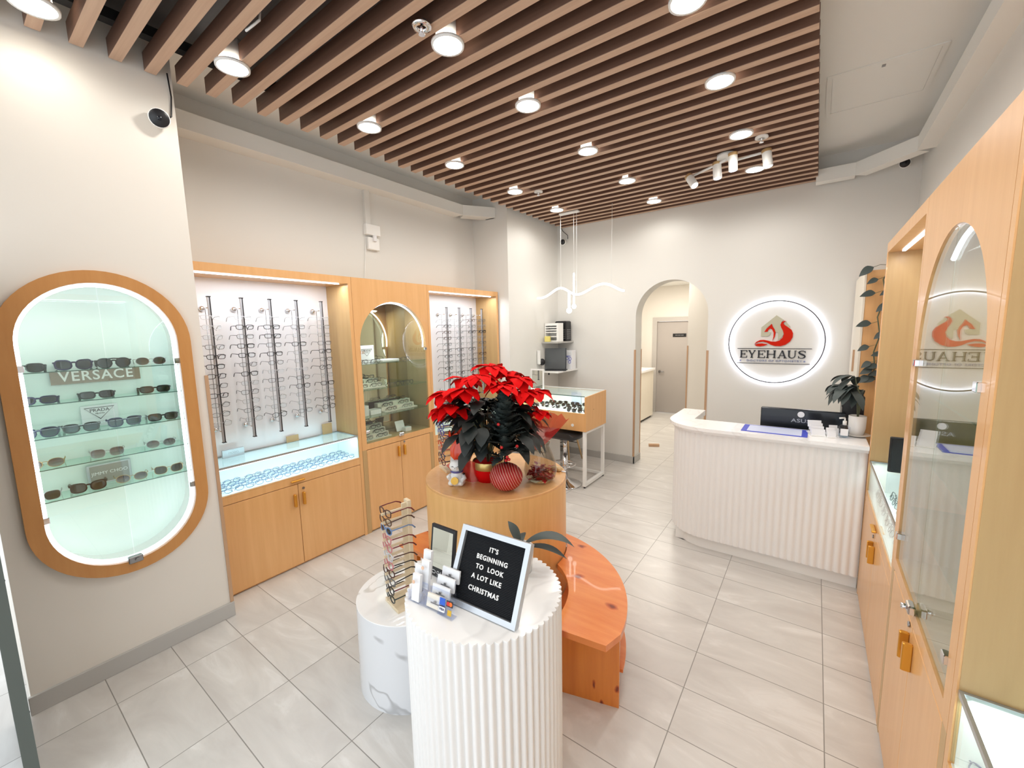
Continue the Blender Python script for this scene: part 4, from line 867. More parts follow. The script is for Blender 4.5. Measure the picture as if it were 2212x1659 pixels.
for s_, m_ in ((-1, CERAMIC), (1, MAROON)):
    obj('ear', MB().add([K(s_ * 0.042, 0.004, 0.140), K(s_ * 0.014, 0.006, 0.156), K(s_ * 0.036, -0.010, 0.145), K(s_ * 0.037, 0.002, 0.184)], [(0, 1, 2), (0, 1, 3), (1, 2, 3), (0, 2, 3)]), m_, t)
mb = MB()
for s_ in (-1, 1): mb.tube([K(s_ * 0.026, -0.0385, 0.126), K(s_ * 0.019, -0.0415, 0.130), K(s_ * 0.011, -0.0425, 0.126)], 0.0016, 5)
mb.sphere(K(0, -0.0505, 0.121), 0.003, 6, 5); obj('face', mb, LETTER, t)
obj('bib', MB().lathe([(0.036, 0.082), (0.043, 0.087), (0.041, 0.096)], KB, 20, a0=PI + 0.55, a1=2 * PI + 0.55), BLUEP, t)
obj('coin', MB().cyl(K(-0.004, -0.052, 0.040), 0.024, 0.006, 18, KR @ Matrix.Rotation(PI / 2 - 0.2, 3, 'X')), GOLDP, t)
obj('spot', MB().sphere(K(0.047, -0.006, 0.068), 0.009, 8, 6, (0.6, 1, 1)), BLACK, t)
# glass jar of red petals
VB = Vector((-1.405, 2.215, DH))
t = thing('glass_jar', 'smoky glass jar half filled with red wrapped pieces on the drum', 'jar', VB)
obj('glass', MB().lathe([(0.0, 0.002), (0.075, 0.002), (0.100, 0.03), (0.108, 0.07), (0.098, 0.13), (0.078, 0.185), (0.060, 0.225), (0.058, 0.235), (0.068, 0.252)], VB, 36), SMOKE, t)
obj('rim', MB().lathe([(0.064, 0.250), (0.069, 0.255), (0.068, 0.250)], VB, 36), SMOKE, t)
mb = MB()
for i in range(170):
    a = rnd.uniform(0, 2 * PI); r = 0.092 * math.sqrt(rnd.random()); z = 0.012 + 0.075 * rnd.random() * (1 - 0.5 * (r / 0.085) ** 2 if rnd.random() > 0.3 else 1)
    leaf(mb, VB + Vector((r * 0.8 * math.cos(a), r * 0.8 * math.sin(a), z + 0.004)), rdir(rnd.uniform(0, 6.28), rnd.uniform(-0.1, 0.9)), 0.036, 0.024, 0.6, n=3)
o = obj('red_petals', mb, CANDY); o['kind'] = 'stuff'; o['label'] = 'red wrapped pieces filling the glass jar'; o['category'] = 'sweets'
t = thing('wooden_clicker', 'small wooden block with a white tag at the back rim of the drum', 'wooden block', (-1.40, 2.43, DH))
obj('block', MB().rbox(-1.45, 2.405, DH, -1.37, 2.455, DH + 0.028, 0.008), BLOND, t); obj('tag', MB().rbox(-1.368, 2.42, DH, -1.335, 2.44, DH + 0.006, 0.002), CARD, t)

# ---------------------------------------------------------------- things on the fluted plinth
B0 = Vector((-1.12, 1.057, FH)); U = Vector((0.999, 0.046, 0)).normalized(); NF = Vector((U.y, -U.x, 0)); LA = math.radians(25)
UP = (Vector((0, 0, 1)) * math.cos(LA) - NF * math.sin(LA)).normalized(); NN = U.cross(UP).normalized()
if NN.dot(NF) < 0: NN = -NN
BW_, BH_ = 0.324, 0.298
P3 = lambda u, v, w: B0 + U * u + UP * v + NN * (w - 0.012)
t = thing('letter_board', 'black felt letter board in a silver frame with white seasonal lettering', 'letter board', B0)
obj('frame', MB().prism([rect(0, 0.004, BW_, BH_), rect(0.020, 0.024, BW_ - 0.020, BH_ - 0.020)], -0.012, 0.014, P3), SILVER, t)
mb = MB().prism([rect(0.018, 0.022, BW_ - 0.018, BH_ - 0.018)], -0.010, -0.002, P3)
nr_ = 46
for i in range(nr_):
    v = 0.026 + (BH_ - 0.048) * i / nr_; mb.prism([rect(0.020, v, BW_ - 0.020, v + 0.0036)], -0.002, 0.0008, P3)
obj('felt_panel', mb, FELT, t)
mb = MB()
for txt, u, v in (("IT'S", 0.165, 0.232), ('BEGINNING', 0.165, 0.197), ('TO  LOOK', 0.163, 0.161), ('A LOT LIKE', 0.158, 0.124), ('CHRISTMAS', 0.156, 0.080)):
    mb.text(txt, 0.0245, lambda a, b, c: P3(u + a * 0.98, v + b, 0.0022 + c), 0.0026, bold=0.0006, spacing=1.18)
obj('lettering', mb, WHITE, t)
sp = B0 + U * 0.28 - NF * 0.10
mb = MB(); f0 = B0 + U * 0.27 - NF * 0.085
mb.add([P3(0.255, 0.002, -0.012), P3(0.255, 0.12, -0.012), B0 + U * 0.255 - NF * 0.105, P3(0.262, 0.002, -0.012), P3(0.262, 0.12, -0.012), B0 + U * 0.262 - NF * 0.105], [(0, 1, 2), (3, 5, 4), (0, 3, 4, 1), (1, 4, 5, 2), (0, 2, 5, 3)])
obj('easel_strut', mb, KRAFT, t)
# countertop mirror
t = thing('counter_mirror', 'black framed counter mirror leaning behind the card holder', 'mirror', (-1.24, 1.16, FH))
Rm = Matrix.Rotation(-0.14, 3, 'X'); mc = Vector((-1.243, 1.172, FH + 0.112))
obj('frame', MB().obox(mc, (0.140, 0.012, 0.222), Rm), BLACK, t); obj('mirror_pane', MB().obox(mc + Rm @ Vector((0, -0.007, 0.014)), (0.118, 0.002, 0.168), Rm), MIRROR, t)
q = lambda u, v, w: mc + Rm @ Vector((u, -0.0065 - w, v - 0.092))
obj('lettering', MB().text('OAKLEY', 0.020, lambda u, v, w: q(u + 0.014, v, w), 0.001, spacing=1.1).tube([q(-0.043 + 0.011 * math.cos(a * PI / 8), 0.007 * math.sin(a * PI / 8), 0.0006) for a in range(16)], 0.0014, 4, closed=True), CARD, t)
obj('stand_leg', MB().obox(mc + Vector((0, 0.035, -0.055)), (0.05, 0.004, 0.12), Matrix.Rotation(0.35, 3, 'X')), BLACK, t)
# acrylic card holder and cards
H0 = Vector((-1.255, 0.985, FH)); HR = Matrix.Rotation(0.06, 3, 'Z'); HL = lambda x, y, z: H0 + HR @ Vector((x, y, z))
t = thing('card_holder', 'clear acrylic tiered holder of cards in front of the counter mirror', 'card holder', H0)
mb = MB()
for (x0, x1) in ((0, 0.078), (0.088, 0.19)):
    for k in range(3 if x0 else 2):
        mb.obox(HL((x0 + x1) / 2, 0.004 + 0.034 * k, 0.022 + 0.020 * k), (x1 - x0, 0.002, 0.040 + 0.01 * k), HR)
mb.obox(HL(0.095, 0.05, 0.0015), (0.19, 0.11, 0.003), HR)
for x in (0, 0.083, 0.19): mb.obox(HL(x, 0.045, 0.02), (0.002, 0.09, 0.034), HR)
obj('acrylic_tiers', mb, ACRYL, t)
for k, (x, y, z, hh) in enumerate(((0.040, 0.012, 0.004, 0.105), (0.020, 0.046, 0.022, 0.105), (0.052, 0.052, 0.040, 0.11), (0.030, 0.086, 0.055, 0.115))):
    ph = obj('leaflet', MB().obox(HL(x, y, z + hh / 2), (0.040, 0.014, hh), HR @ Matrix.Rotation(-0.16, 3, 'X')), CARD); tag(ph, f'white upright leaflet in the acrylic holder, {["front", "second", "third", "rear"][k]} of four', 'leaflet', 'leaflets in the acrylic holder')
    if k in (0, 2): obj('emblem', MB().cyl(HL(x, y - 0.0155, z + hh * 0.80), 0.007, 0.002, 14, HR @ Matrix.Rotation(PI / 2 - 0.16, 3, 'X')), ORANGE if False else mat('peach_emblem', (232, 190, 160), 0.5), ph)
for k in range(4):
    y = 0.010 + 0.030 * k; z = 0.004 + 0.021 * k
    bc = obj('business_card', MB().obox(HL(0.142, y, z + 0.026), (0.088, 0.008, 0.050), HR @ Matrix.Rotation(-0.25, 3, 'X')), [CREAMC, CARD, CARD, CARD][k]); tag(bc, f'{["cream", "white", "white", "white"][k]} business cards in tier {["one", "two", "three", "four"][k]} of the acrylic holder', 'business card', 'business cards in the acrylic holder')
    bm_ = MB(); bm_.obox(HL(0.142, y - 0.0075, z + 0.022), (0.045, 0.001, 0.003), HR).obox(HL(0.142, y - 0.0090, z + 0.030), (0.010, 0.001, 0.008), HR); obj('print', bm_, GREYM, bc)
# payment card stand
V0 = Vector((-1.093, 0.990, FH)); VR = Matrix.Rotation(0.10, 3, 'Z') @ Matrix.Rotation(-0.22, 3, 'X'); VL = lambda x, y, z: V0 + VR @ Vector((x, y, z))
t = thing('payment_sign', 'small acrylic stand of payment card logos by the letter board', 'sign', V0)
obj('acrylic_stand', MB().obox(VL(0.036, 0, 0.034), (0.076, 0.003, 0.068), VR).obox(V0 + Vector((0.036, 0.012, 0.0016)), (0.076, 0.03, 0.003)), ACRYL, t)
def chip(x, z, w_, h_, m, nm): return obj(nm, MB().obox(VL(x, -0.0022, z), (w_, 0.001, h_), VR), m, t)
chip(0.018, 0.050, 0.026, 0.026, BLUEK, 'blue_logo'); c_ = chip(0.018, 0.022, 0.028, 0.018, CARD, 'white_logo'); chip(0.018, 0.033, 0.028, 0.004, NAVY, 'navy_band'); chip(0.052, 0.050, 0.030, 0.022, BLACK, 'black_logo'); chip(0.054, 0.018, 0.018, 0.020, GOLDK, 'gold_logo')
obj('lettering', MB().text('VISA', 0.012, lambda u, v, w: VL(0.018 + u, -0.003 - w, 0.022 + v), 0.0006, bold=0.0004), NAVY, t)
for x, m_ in ((0.046, REDK), (0.057, ORANGE)): obj('logo_disc', MB().cyl(VL(x, -0.0026, 0.050), 0.0078, 0.0008, 18, VR @ Matrix.Rotation(PI / 2, 3, 'X')), m_, t)
# orchid with two broad leaves
OB = Vector((-1.00, 1.40, FH))
t = thing('orchid_plant', 'broad dark leaves in a white pot behind the letter board', 'plant', OB)
obj('pot', MB().lathe([(0, 0.001), (0.052, 0.001), (0.062, 0.11), (0.058, 0.112), (0.05, 0.095), (0, 0.095)], OB, 28), CERAMIC, t)
def bleaf(d, L, W, dr, el, nm='leaf'):
    mb = MB(); leaf(mb, OB + Vector((0, 0, 0.10)), d, L, W, dr, n=12, fold=0.22, shape=0.62); obj(nm, mb, LEAF2, t)
bleaf(CR * 0.75 + Vector((0, 0, 0.85)), 0.27, 0.075, 1.75, 0); bleaf(CR * 0.9 - CD * 0.15 + Vector((0, 0, 0.45)), 0.22, 0.05, 1.2, 0); bleaf(CR * -0.2 + CD * 0.2 + Vector((0, 0, 1)), 0.13, 0.05, 1.3, 0); bleaf(CD * 0.9 + Vector((0, 0, 0.5)), 0.18, 0.06, 1.2, 0)
# ---------------------------------------------------------------- reception counter
def offset_path(x_end, yf, xl, yb, r, n=14):
    """front line from the right end, round the corner, back along the left side"""
    P = [(x_end, yf)] + [(xl + r - r * math.sin(a), yf + r - r * math.cos(a)) for a in [PI / 2 * i / n for i in range(n + 1)]] + [(xl, yb)]
    return P
def resample(P, st):
    out = [Vector((*P[0], 0))]; acc = 0
    for a, b in zip(P, P[1:]):
        a, b = Vector((*a, 0)), Vector((*b, 0)); L = (b - a).length; p = 0
        while acc + (L - p) >= st:
            p += st - acc; acc = 0; out.append(a + (b - a) * p / L)
        acc += L - p
    return out
YF, XLc, YBk = 3.665, -1.015, 4.46
path = resample(offset_path(0.338, YF, XLc, YBk, 0.33), 0.047 / 6)
t = thing('reception_counter', 'white fluted curved reception counter below the round lit logo', 'counter', (-0.4, 3.9, 0))
def fl(z, amp=0.0105):
    R = []
    for i, p in enumerate(path):
        a, b = path[max(0, i - 1)], path[min(len(path) - 1, i + 1)]; tg = (b - a).normalized(); nm = Vector((-tg.y, tg.x, 0)) * -1
        if nm.dot(Vector((-0.3, 4.2, 0)) - p) > 0: nm = -nm
        q = abs(math.sin(PI * (i % 6) / 6)); R.append(p + nm * (amp * (q - 0.5)) + Vector((0, 0, z)))
    return R
def inn(P, d=0.03):
    return [p for p in P]
mb = MB().loft([fl(0.10), fl(1.018)], False, smooth=True)
pp = offset_path(0.338, YF + 0.02, XLc + 0.02, YBk, 0.31)
loop_in = [(0.338, YF + 0.04)] + offset_path(0.338, YF + 0.04, XLc + 0.04, YBk, 0.29)[1:]
mb.loft([[(x, y, z) for x, y in loop_in] for z in (0.1, 1.018)], False)
mb.add([(XLc - 0.002, YBk, 0.1), (XLc + 0.04, YBk, 0.1), (XLc + 0.04, YBk, 1.018), (XLc - 0.002, YBk, 1.018)], [(0, 1, 2, 3)])
obj('fluted_front', mb, FLUTE, t)
def slab(off, z0, z1, depth):
    o = offset_path(0.338, YF - off, XLc - off, YBk, 0.33 + off); w = depth
    return MB().prism([o + [(XLc + 0.16, YBk), (XLc + 0.16, YF + w), (0.338, YF + w)]], z0, z1, XY)
obj('plinth', MB().prism([offset_path(0.338, YF + 0.035, XLc + 0.035, YBk, 0.30) + [(XLc + 0.08, YBk), (XLc + 0.08, YF + 0.10), (0.338, YF + 0.10)]], 0.0, 0.10, XY), WHITE, t)
obj('lip', slab(0.018, 1.018, 1.042, 0.30), QUARTZ, t)
obj('countertop', slab(0.045, 1.043, 1.070, 0.32), QUARTZ, t)
obj('work_surface', MB().box(XLc + 0.36, YF + 0.045, 0.72, 0.336, YF + 0.66, 0.75), WHITE, t)
t = thing('monitor', 'wide dark monitor seen from behind over the counter', 'monitor', (-0.07, 4.12, 0.75))
obj('panel', MB().rbox(-0.345, 4.08, 0.86, 0.225, 4.12, 1.212, 0.006), SCREEN, t)
obj('stand', MB().box(-0.09, 4.12, 0.756, -0.03, 4.15, 1.0).rbox(-0.17, 4.05, 0.75, 0.05, 4.23, 0.762, 0.004), BLACK, t)
obj('emblem', MB().cyl((-0.062, 4.080, 1.172), 0.024, 0.003, 20, Matrix.Rotation(PI / 2, 3, 'X')), CARD, t)
obj('lettering', MB().text('ASUS', 0.052, lambda u, v, w: (-0.062 + u * 1.05, 4.0785 - w, 1.118 + v * 0.8), 0.001, bold=0.001, spacing=1.05), GREYM, t)
t = thing('desk_mat', 'blue bordered plastic mat with a pale page on the counter top', 'counter mat', (-0.22, 3.86, 1.07))
obj('border', MB().rbox(-0.445, 3.70, 1.0705, -0.008, 3.955, 1.074, 0.001), BLUEE, t); obj('page', MB().box(-0.405, 3.715, 1.0742, -0.045, 3.935, 1.0748), MATPAGE, t)
def cardbox(x, y, k, lab):
    t = thing('card_stand', lab, 'card stand', (x, y, 1.07)); R = Matrix.Rotation(0.25, 3, 'Z'); L_ = lambda a, b, c: Vector((x, y, 1.071)) + R @ Vector((a, b, c))
    for i in range(k): obj('card_stack', MB().obox(L_(0, 0.034 * i, 0.025 + 0.016 * i), (0.085 if k > 2 else 0.05, 0.014, 0.05), R @ Matrix.Rotation(-0.25, 3, 'X')), CARD, t)
    obj('tier', MB().obox(L_(0, 0.034 * (k - 1) / 2, 0.004), (0.09 if k > 2 else 0.055, 0.036 * k, 0.008), R), WHITE, t)
cardbox(0.055, 3.80, 4, 'white tiered card stand at the end of the blue mat'); cardbox(0.135, 3.79, 2, 'small white card stand between the tiered cards and the sanitizer'); cardbox(0.155, 3.90, 2, 'white card stand standing behind the other card stands')
t = thing('sanitizer_bottle', 'clear pump bottle of sanitizer beside the white plant pot', 'bottle', (0.205, 3.84, 1.07))
obj('bottle', MB().rbox(0.175, 3.815, 1.071, 0.24, 3.865, 1.165, 0.012), ACRYL, t); obj('liquid', MB().rbox(0.179, 3.819, 1.074, 0.236, 3.861, 1.13, 0.010), glass('gel', (226, 236, 240), 1.35), t)
obj('pump', MB().cyl((0.2075, 3.84, 1.165), 0.012, 0.03, 12).cyl((0.2075, 3.84, 1.195), 0.005, 0.02, 8).tube([(0.2075, 3.84, 1.217), (0.175, 3.825, 1.215)], 0.006, 8), WHITE, t)
obj('label', MB().box(0.185, 3.8135, 1.09, 0.23, 3.8148, 1.14), CARD, t)
t = thing('computer_tower', 'black computer tower standing behind the plant pot', 'computer', (0.27, 4.22, 0.75))
obj('case', MB().rbox(0.20, 4.14, 0.752, 0.335, 4.40, 1.34, 0.006), BLACK, t); obj('badge', MB().cyl((0.262, 4.139, 1.16), 0.022, 0.002, 16, Matrix.Rotation(PI / 2, 3, 'X')), GREYM, t)
PP = Vector((0.345, 3.945, 1.072)) - Vector((0.06, 0, 0))
t = thing('potted_plant', 'plant with long drooping grey leaves in a white pot on the counter end', 'plant', PP)
obj('saucer', MB().lathe([(0, 0), (0.06, 0.0), (0.085, 0.012), (0.082, 0.014), (0, 0.006)], PP, 28), mat('glass_saucer', (206, 200, 192), 0.2), t)
obj('pot', MB().lathe([(0, 0.007), (0.042, 0.007), (0.052, 0.06), (0.053, 0.15), (0.048, 0.152), (0.046, 0.13), (0, 0.13)], PP, 28), CERAMIC, t)
st = MB(); lf = MB(); rq = random.Random(11)
for i in range(7):
    top = PP + Vector((rq.uniform(-0.08, 0.03), rq.uniform(-0.05, 0.08), rq.uniform(0.33, 0.44))); st.tube([PP + Vector((0, 0, 0.12)), PP + Vector((rq.uniform(-0.02, 0.02), 0, 0.26)), top], 0.004, 5)
    for k in range(5):
        az = PI + (k - 2) * 0.62 + rq.uniform(-0.25, 0.25) + (0.7 if i % 2 else -0.4)
        leaf(lf, top, rdir(az, rq.uniform(-0.1, 0.6)), rq.uniform(0.14, 0.22), 0.06, rq.uniform(1.4, 2.4), n=9, fold=0.2, shape=0.55)
obj('stem', st, STEMM, t); obj('foliage', lf, LEAF2, t)
# tall cabinet at the back right with a climbing vine
t = thing('tall_cabinet', 'tall pale wood cabinet in the back corner behind the counter', 'cabinet', (0.5, 5.0, 0))
obj('carcass', MB().box(0.318, 4.60, 0, 0.706, 5.56, 2.335), OAK, t)
obj('cabinet_door', MB().rbox(0.300, 4.604, 1.30, 0.317, 5.55, 2.33, 0.002), CREAM, t); obj('cabinet_door', MB().rbox(0.300, 4.604, 0.02, 0.317, 5.55, 1.295, 0.002), CREAM, t)
obj('handle', MB().box(0.285, 4.98, 1.46, 0.300, 4.992, 1.66), EDGEW, t)
VP = Vector((0.47, 4.55, 2.34))
t = thing('climbing_vine', 'dark vine with heart-shaped leaves hanging down the tall cabinet side', 'plant', (0.44, 4.58, 2.336))
obj('pot', MB().lathe([(0, 0.001), (0.05, 0.001), (0.065, 0.09), (0.058, 0.09), (0, 0.08)], (0.60, 4.72, 2.336), 20), BLACK, t)
st = MB(); lf = MB()
pts = [(0.56, 4.69, 2.42), (0.46, 4.565, 2.36), (0.415, 4.555, 2.25), (0.44, 4.56, 2.12), (0.40, 4.56, 1.95), (0.425, 4.56, 1.80), (0.395, 4.56, 1.66), (0.41, 4.56, 1.54), (0.40, 4.56, 1.42)]
st.tube(pts, 0.005, 6)
for k, (x, z, L) in enumerate(((0.30, 2.335, 0.12), (0.335, 2.235, 0.085), (0.325, 2.125, 0.11), (0.41, 2.03, 0.10), (0.425, 2.14, 0.09), (0.315, 1.88, 0.11), (0.40, 1.80, 0.085), (0.315, 1.69, 0.09), (0.40, 1.63, 0.08), (0.335, 1.56, 0.085), (0.35, 1.50, 0.10), (0.38, 1.53, 0.09), (0.33, 1.44, 0.10), (0.37, 1.43, 0.10), (0.40, 1.47, 0.09))):
    near = min(pts, key=lambda p: abs(p[2] - z - 0.03)); b = Vector((x + 0.05, 4.545, z + 0.02)); st.tube([near, (x + 0.09, 4.55, z + 0.035), b], 0.0022, 5)
    leaf(lf, b, Vector((-1, -0.25, -0.15 + 0.25 * (k % 3 - 1))), L, L * 0.62, 0.6, up=(0.1, -0.8, 0.6), n=8, fold=0.15, shape=0.35)
obj('stem', st, STEMM, t); obj('foliage', lf, LEAF2, t)

# ---------------------------------------------------------------- round halo logo on the back wall
SX, SZ, SR = -0.378, 1.712, 0.462
t = thing('halo_logo_sign', 'round halo-lit logo with an orange fox tail and serif name on the back wall', 'sign', (SX, YB, SZ))
f3 = lambda u, v, w: (SX + u, YB - 0.001 - w, SZ + v)
n = 96; R = Matrix.Rotation(PI / 2, 3, 'X')
obj('hoop', MB().lathe([(SR - 0.007, 0.030), (SR + 0.007, 0.030), (SR + 0.007, 0.024), (SR - 0.007, 0.024), (SR - 0.007, 0.030)], (SX, YB, SZ), n, R, smooth=False), mat('hoop_grey', (96, 94, 96), 0.6), t)
obj('halo_light', MB().lathe([(SR - 0.0055, 0.0215), (SR, 0.0235), (SR + 0.0055, 0.0215), (SR, 0.0195), (SR - 0.0055, 0.0215)], (SX, YB, SZ), n, R, smooth=False), LEDB, t)
mb = MB()
for k in range(8):
    a = 2 * PI * k / 8; mb.tube([(SX + SR * math.cos(a), YB, SZ + SR * math.sin(a)), (SX + SR * math.cos(a), YB - 0.03, SZ + SR * math.sin(a))], 0.002, 5)
obj('spacer', mb, GREYM, t)
# pixel outline of the emblem -> metres (taken in the emblem's own proportions)
SCX = 2 * SR / 1690.0; SCZ = 2 * SR / 1440.0
def E(px, py): return ((px - 983) * SCX, -(py - 815 - (px - 983) * 0.025) * SCZ)
def outline(P): return [E(*p) for p in P]
house = outline([(735, 545), (995, 345), (1120, 430), (1085, 470), (1072, 520), (1100, 590), (1135, 650), (1128, 700), (1080, 760), (1040, 775), (1038, 650), (985, 632), (950, 560), (920, 490), (850, 545), (790, 630), (880, 635), (912, 640), (895, 690), (850, 710), (733, 705)])
obj('house_emblem', MB().prism([house], 0.0, 0.008, f3), TAUPE, t)
obj('house_emblem', MB().prism([outline([(1140, 480), (1165, 470), (1240, 550), (1240, 590), (1195, 560), (1150, 520)])], 0.0, 0.008, f3), TAUPE, t)
tail = outline([(1170, 458), (1130, 448), (1090, 470), (1070, 515), (1085, 560), (1120, 620), (1140, 680), (1120, 740), (1070, 790), (1000, 808), (930, 805), (860, 785), (790, 770), (720, 772), (660, 800), (620, 842), (690, 808), (780, 800), (850, 820), (920, 860), (1000, 885), (1090, 890), (1180, 865), (1255, 810), (1292, 740), (1295, 670), (1265, 610), (1200, 560), (1140, 520), (1120, 490), (1135, 465)])
obj('fox_tail', MB().prism([tail], 0.0, 0.012, f3), FOX, t)
obj('fox_head', MB().prism([outline([(790, 630), (830, 570), (880, 530), (918, 490), (938, 540), (975, 590), (995, 650), (985, 720), (945, 790), (960, 720), (960, 650), (930, 590), (890, 570), (862, 600), (850, 628)])], 0.0, 0.011, f3), FOX, t)
obj('paw', MB().prism([outline([(630, 855), (680, 835), (760, 832), (865, 852), (810, 875), (730, 885), (660, 878)])], 0.0, 0.011, f3), FOX, t)
mb = MB()
for (x0, y0, x1, y1) in ((305, 920, 1625, 938), (300, 1182, 1610, 1212)):
    a, b = E(x0, y0), E(x1, y1); zc = (a[1] + b[1]) / 2; mb.prism([rect(a[0], zc - 0.0025, b[0], zc + 0.0025)], 0, 0.006, f3)
obj('rule_line', mb, LETTER, t)
# serif capitals drawn as strokes: thick stems, thin bars, slab serifs
def serif(ch, x, wd, h, mb):
    T, th, s_ = h * 0.17, h * 0.07, h * 0.10
    bar = lambda a, b, c, d_: mb.prism([[(x + a, b), (x + c, b), (x + c, d_), (x + a, d_)]], 0, 0.012, f3)
    def dia(a, b, c, d_, tk): mb.prism([[(x + a - tk / 2, b), (x + a + tk / 2, b), (x + c + tk / 2, d_), (x + c - tk / 2, d_)]], 0, 0.012, f3)
    zb = LZ
    if ch == 'E':
        bar(s_ * 0.6, zb, s_ * 0.6 + T, zb + h); bar(0, zb, wd, zb + th); bar(0, zb + h - th, wd, zb + h); bar(s_, zb + h * 0.47, wd * 0.72, zb + h * 0.47 + th)
        bar(wd - th, zb, wd, zb + h * 0.26); bar(wd - th, zb + h * 0.74, wd, zb + h); bar(wd * 0.72 - th, zb + h * 0.36, wd * 0.72, zb + h * 0.64)
    if ch == 'Y':
        bar(wd / 2 - T / 2, zb, wd / 2 + T / 2, zb + h * 0.46); bar(wd / 2 - T, zb, wd / 2 + T, zb + th); dia(wd / 2 - T * 0.1, zb + h * 0.42, wd * 0.13, zb + h, T); dia(wd / 2 + T * 0.2, zb + h * 0.42, wd * 0.88, zb + h, T * 0.55)
        bar(0, zb + h - th, wd * 0.32, zb + h); bar(wd * 0.72, zb + h - th, wd, zb + h)
    if ch == 'H':
        for a in (s_ * 0.7, wd - s_ * 0.7 - T): bar(a, zb, a + T, zb + h); bar(a - s_ * 0.7, zb, a + T + s_ * 0.7, zb + th); bar(a - s_ * 0.7, zb + h - th, a + T + s_ * 0.7, zb + h)
        bar(s_, zb + h * 0.47, wd - s_, zb + h * 0.47 + th)
    if ch == 'A':
        dia(wd * 0.14, zb, wd * 0.5, zb + h, T * 0.5); dia(wd * 0.84, zb, wd * 0.5, zb + h, T * 1.05); bar(wd * 0.25, zb + h * 0.30, wd * 0.74, zb + h * 0.30 + th); bar(0, zb, wd * 0.28, zb + th); bar(wd * 0.66, zb, wd, zb + th)
    def stroke(pts, rs):
        n_ = len(pts); L_, R_ = [], []
        for i in range(n_):
            a, b = Vector(pts[max(0, i - 1)]), Vector(pts[min(n_ - 1, i + 1)]); tg = (b - a).normalized(); nn = Vector((-tg.y, tg.x)) * rs[i] / 2; L_.append((x + pts[i][0] + nn.x, zb + pts[i][1] + nn.y)); R_.append((x + pts[i][0] - nn.x, zb + pts[i][1] - nn.y))
        for i in range(n_ - 1): mb.prism([[L_[i], L_[i + 1], R_[i + 1], R_[i]]], 0, 0.012, f3)
    if ch == 'U':
        bar(0, zb + h - th, T + s_ * 1.4, zb + h); bar(wd - T - s_ * 0.6, zb + h - th, wd, zb + h)
        A_ = [(s_ * 0.7 + T / 2, h - th), (s_ * 0.7 + T / 2, h * 0.35)] + [(wd / 2 - (wd / 2 - s_ * 0.7 - T / 2) * math.cos(q), h * 0.35 - h * 0.30 * math.sin(q)) for q in [PI * i / 12 for i in range(1, 12)]] + [(wd - s_ * 0.7 - T / 2, h * 0.35), (wd - s_ * 0.7 - T / 2, h - th)]
        m_ = len(A_); stroke(A_, [T * (1 - 0.5 * i / (m_ - 1)) * (0.75 if 4 < i < m_ - 4 else 1) for i in range(m_)])
    if ch == 'S':
        P_ = [(wd * 0.90, h * 0.74), (wd * 0.84, h * 0.88), (wd * 0.66, h * 0.955), (wd * 0.42, h * 0.955), (wd * 0.22, h * 0.88), (wd * 0.15, h * 0.76), (wd * 0.22, h * 0.64), (wd * 0.42, h * 0.555), (wd * 0.62, h * 0.48), (wd * 0.82, h * 0.38), (wd * 0.88, h * 0.25), (wd * 0.80, h * 0.12), (wd * 0.60, h * 0.045), (wd * 0.36, h * 0.045), (wd * 0.17, h * 0.12), (wd * 0.10, h * 0.27)]
        stroke(P_, [th, th, th, th * 1.2, T * 0.8, T, T * 1.1, T * 1.15, T * 1.15, T * 1.1, T, T * 0.8, th * 1.2, th, th, th]); bar(wd * 0.87, zb + h * 0.68, wd * 0.92, zb + h * 0.98); bar(wd * 0.07, zb + h * 0.02, wd * 0.12, zb + h * 0.32)
LZ = E(983, 1098)[1]; LH = E(983, 962)[1] - LZ; xs = E(362, 1000)[0]; mb = MB()
for ch, a, b in (('E', 362, 495), ('Y', 515, 655), ('E', 690, 828), ('H', 850, 1020), ('A', 1045, 1215), ('U', 1222, 1375), ('S', 1395, 1535)):
    xa = E(a, 1000)[0]; serif(ch, xa, E(b, 1000)[0] - xa, LH, mb)
obj('name_lettering', mb, LETTER, t)
zt = E(983, 1150)[1]; mb = MB().text('DOCTORS OF OPTOMETRY', 0.036, lambda u, v, w: f3(u * 1.12, zt + v * 0.9, 0.004 + w), 0.008, spacing=1.1)
for px in (372, 1515): a = E(px, 1145)[0]; mb.prism([rect(a - 0.008, zt - 0.009, a + 0.008, zt + 0.009)], 0, 0.008, f3)
obj('subtitle_lettering', mb, GREYTXT, t)

# ---------------------------------------------------------------- desk showcase by the arch
DX0, DX1, DY0, DY1, DZ0, DZ1 = -3.10, -2.125, 4.36, 4.94, 0.70, 1.118
t = thing('showcase_desk', 'wooden desk showcase on white metal legs beside the arch', 'showcase', (-2.6, 4.65, 0))
mb = MB().box(DX0, DY0, DZ0, DX1 - 0.018, DY1, DZ0 + 0.018); mb.box(DX0, DY0, DZ0 + 0.018, DX1 - 0.018, DY0 + 0.018, 0.915); mb.box(DX0, DY0 + 0.018, DZ0 + 0.018, DX0 + 0.018, DY1, DZ1)
mb.prism([[(DY0, DZ0), (DY1, DZ0), (DY1, DZ1 + 0.012), (DY0, DZ1 - 0.004)]], DX1 - 0.018, DX1, YZ); mb.box(DX0 + 0.018, DY1 - 0.018, DZ0 + 0.018, DX1 - 0.018, DY1, DZ1)
obj('case', mb, OAK, t)
obj('tray', MB().box(DX0 + 0.02, DY0 + 0.02, 0.895, DX1 - 0.02, DY1 - 0.02, 0.910), WHITE, t)
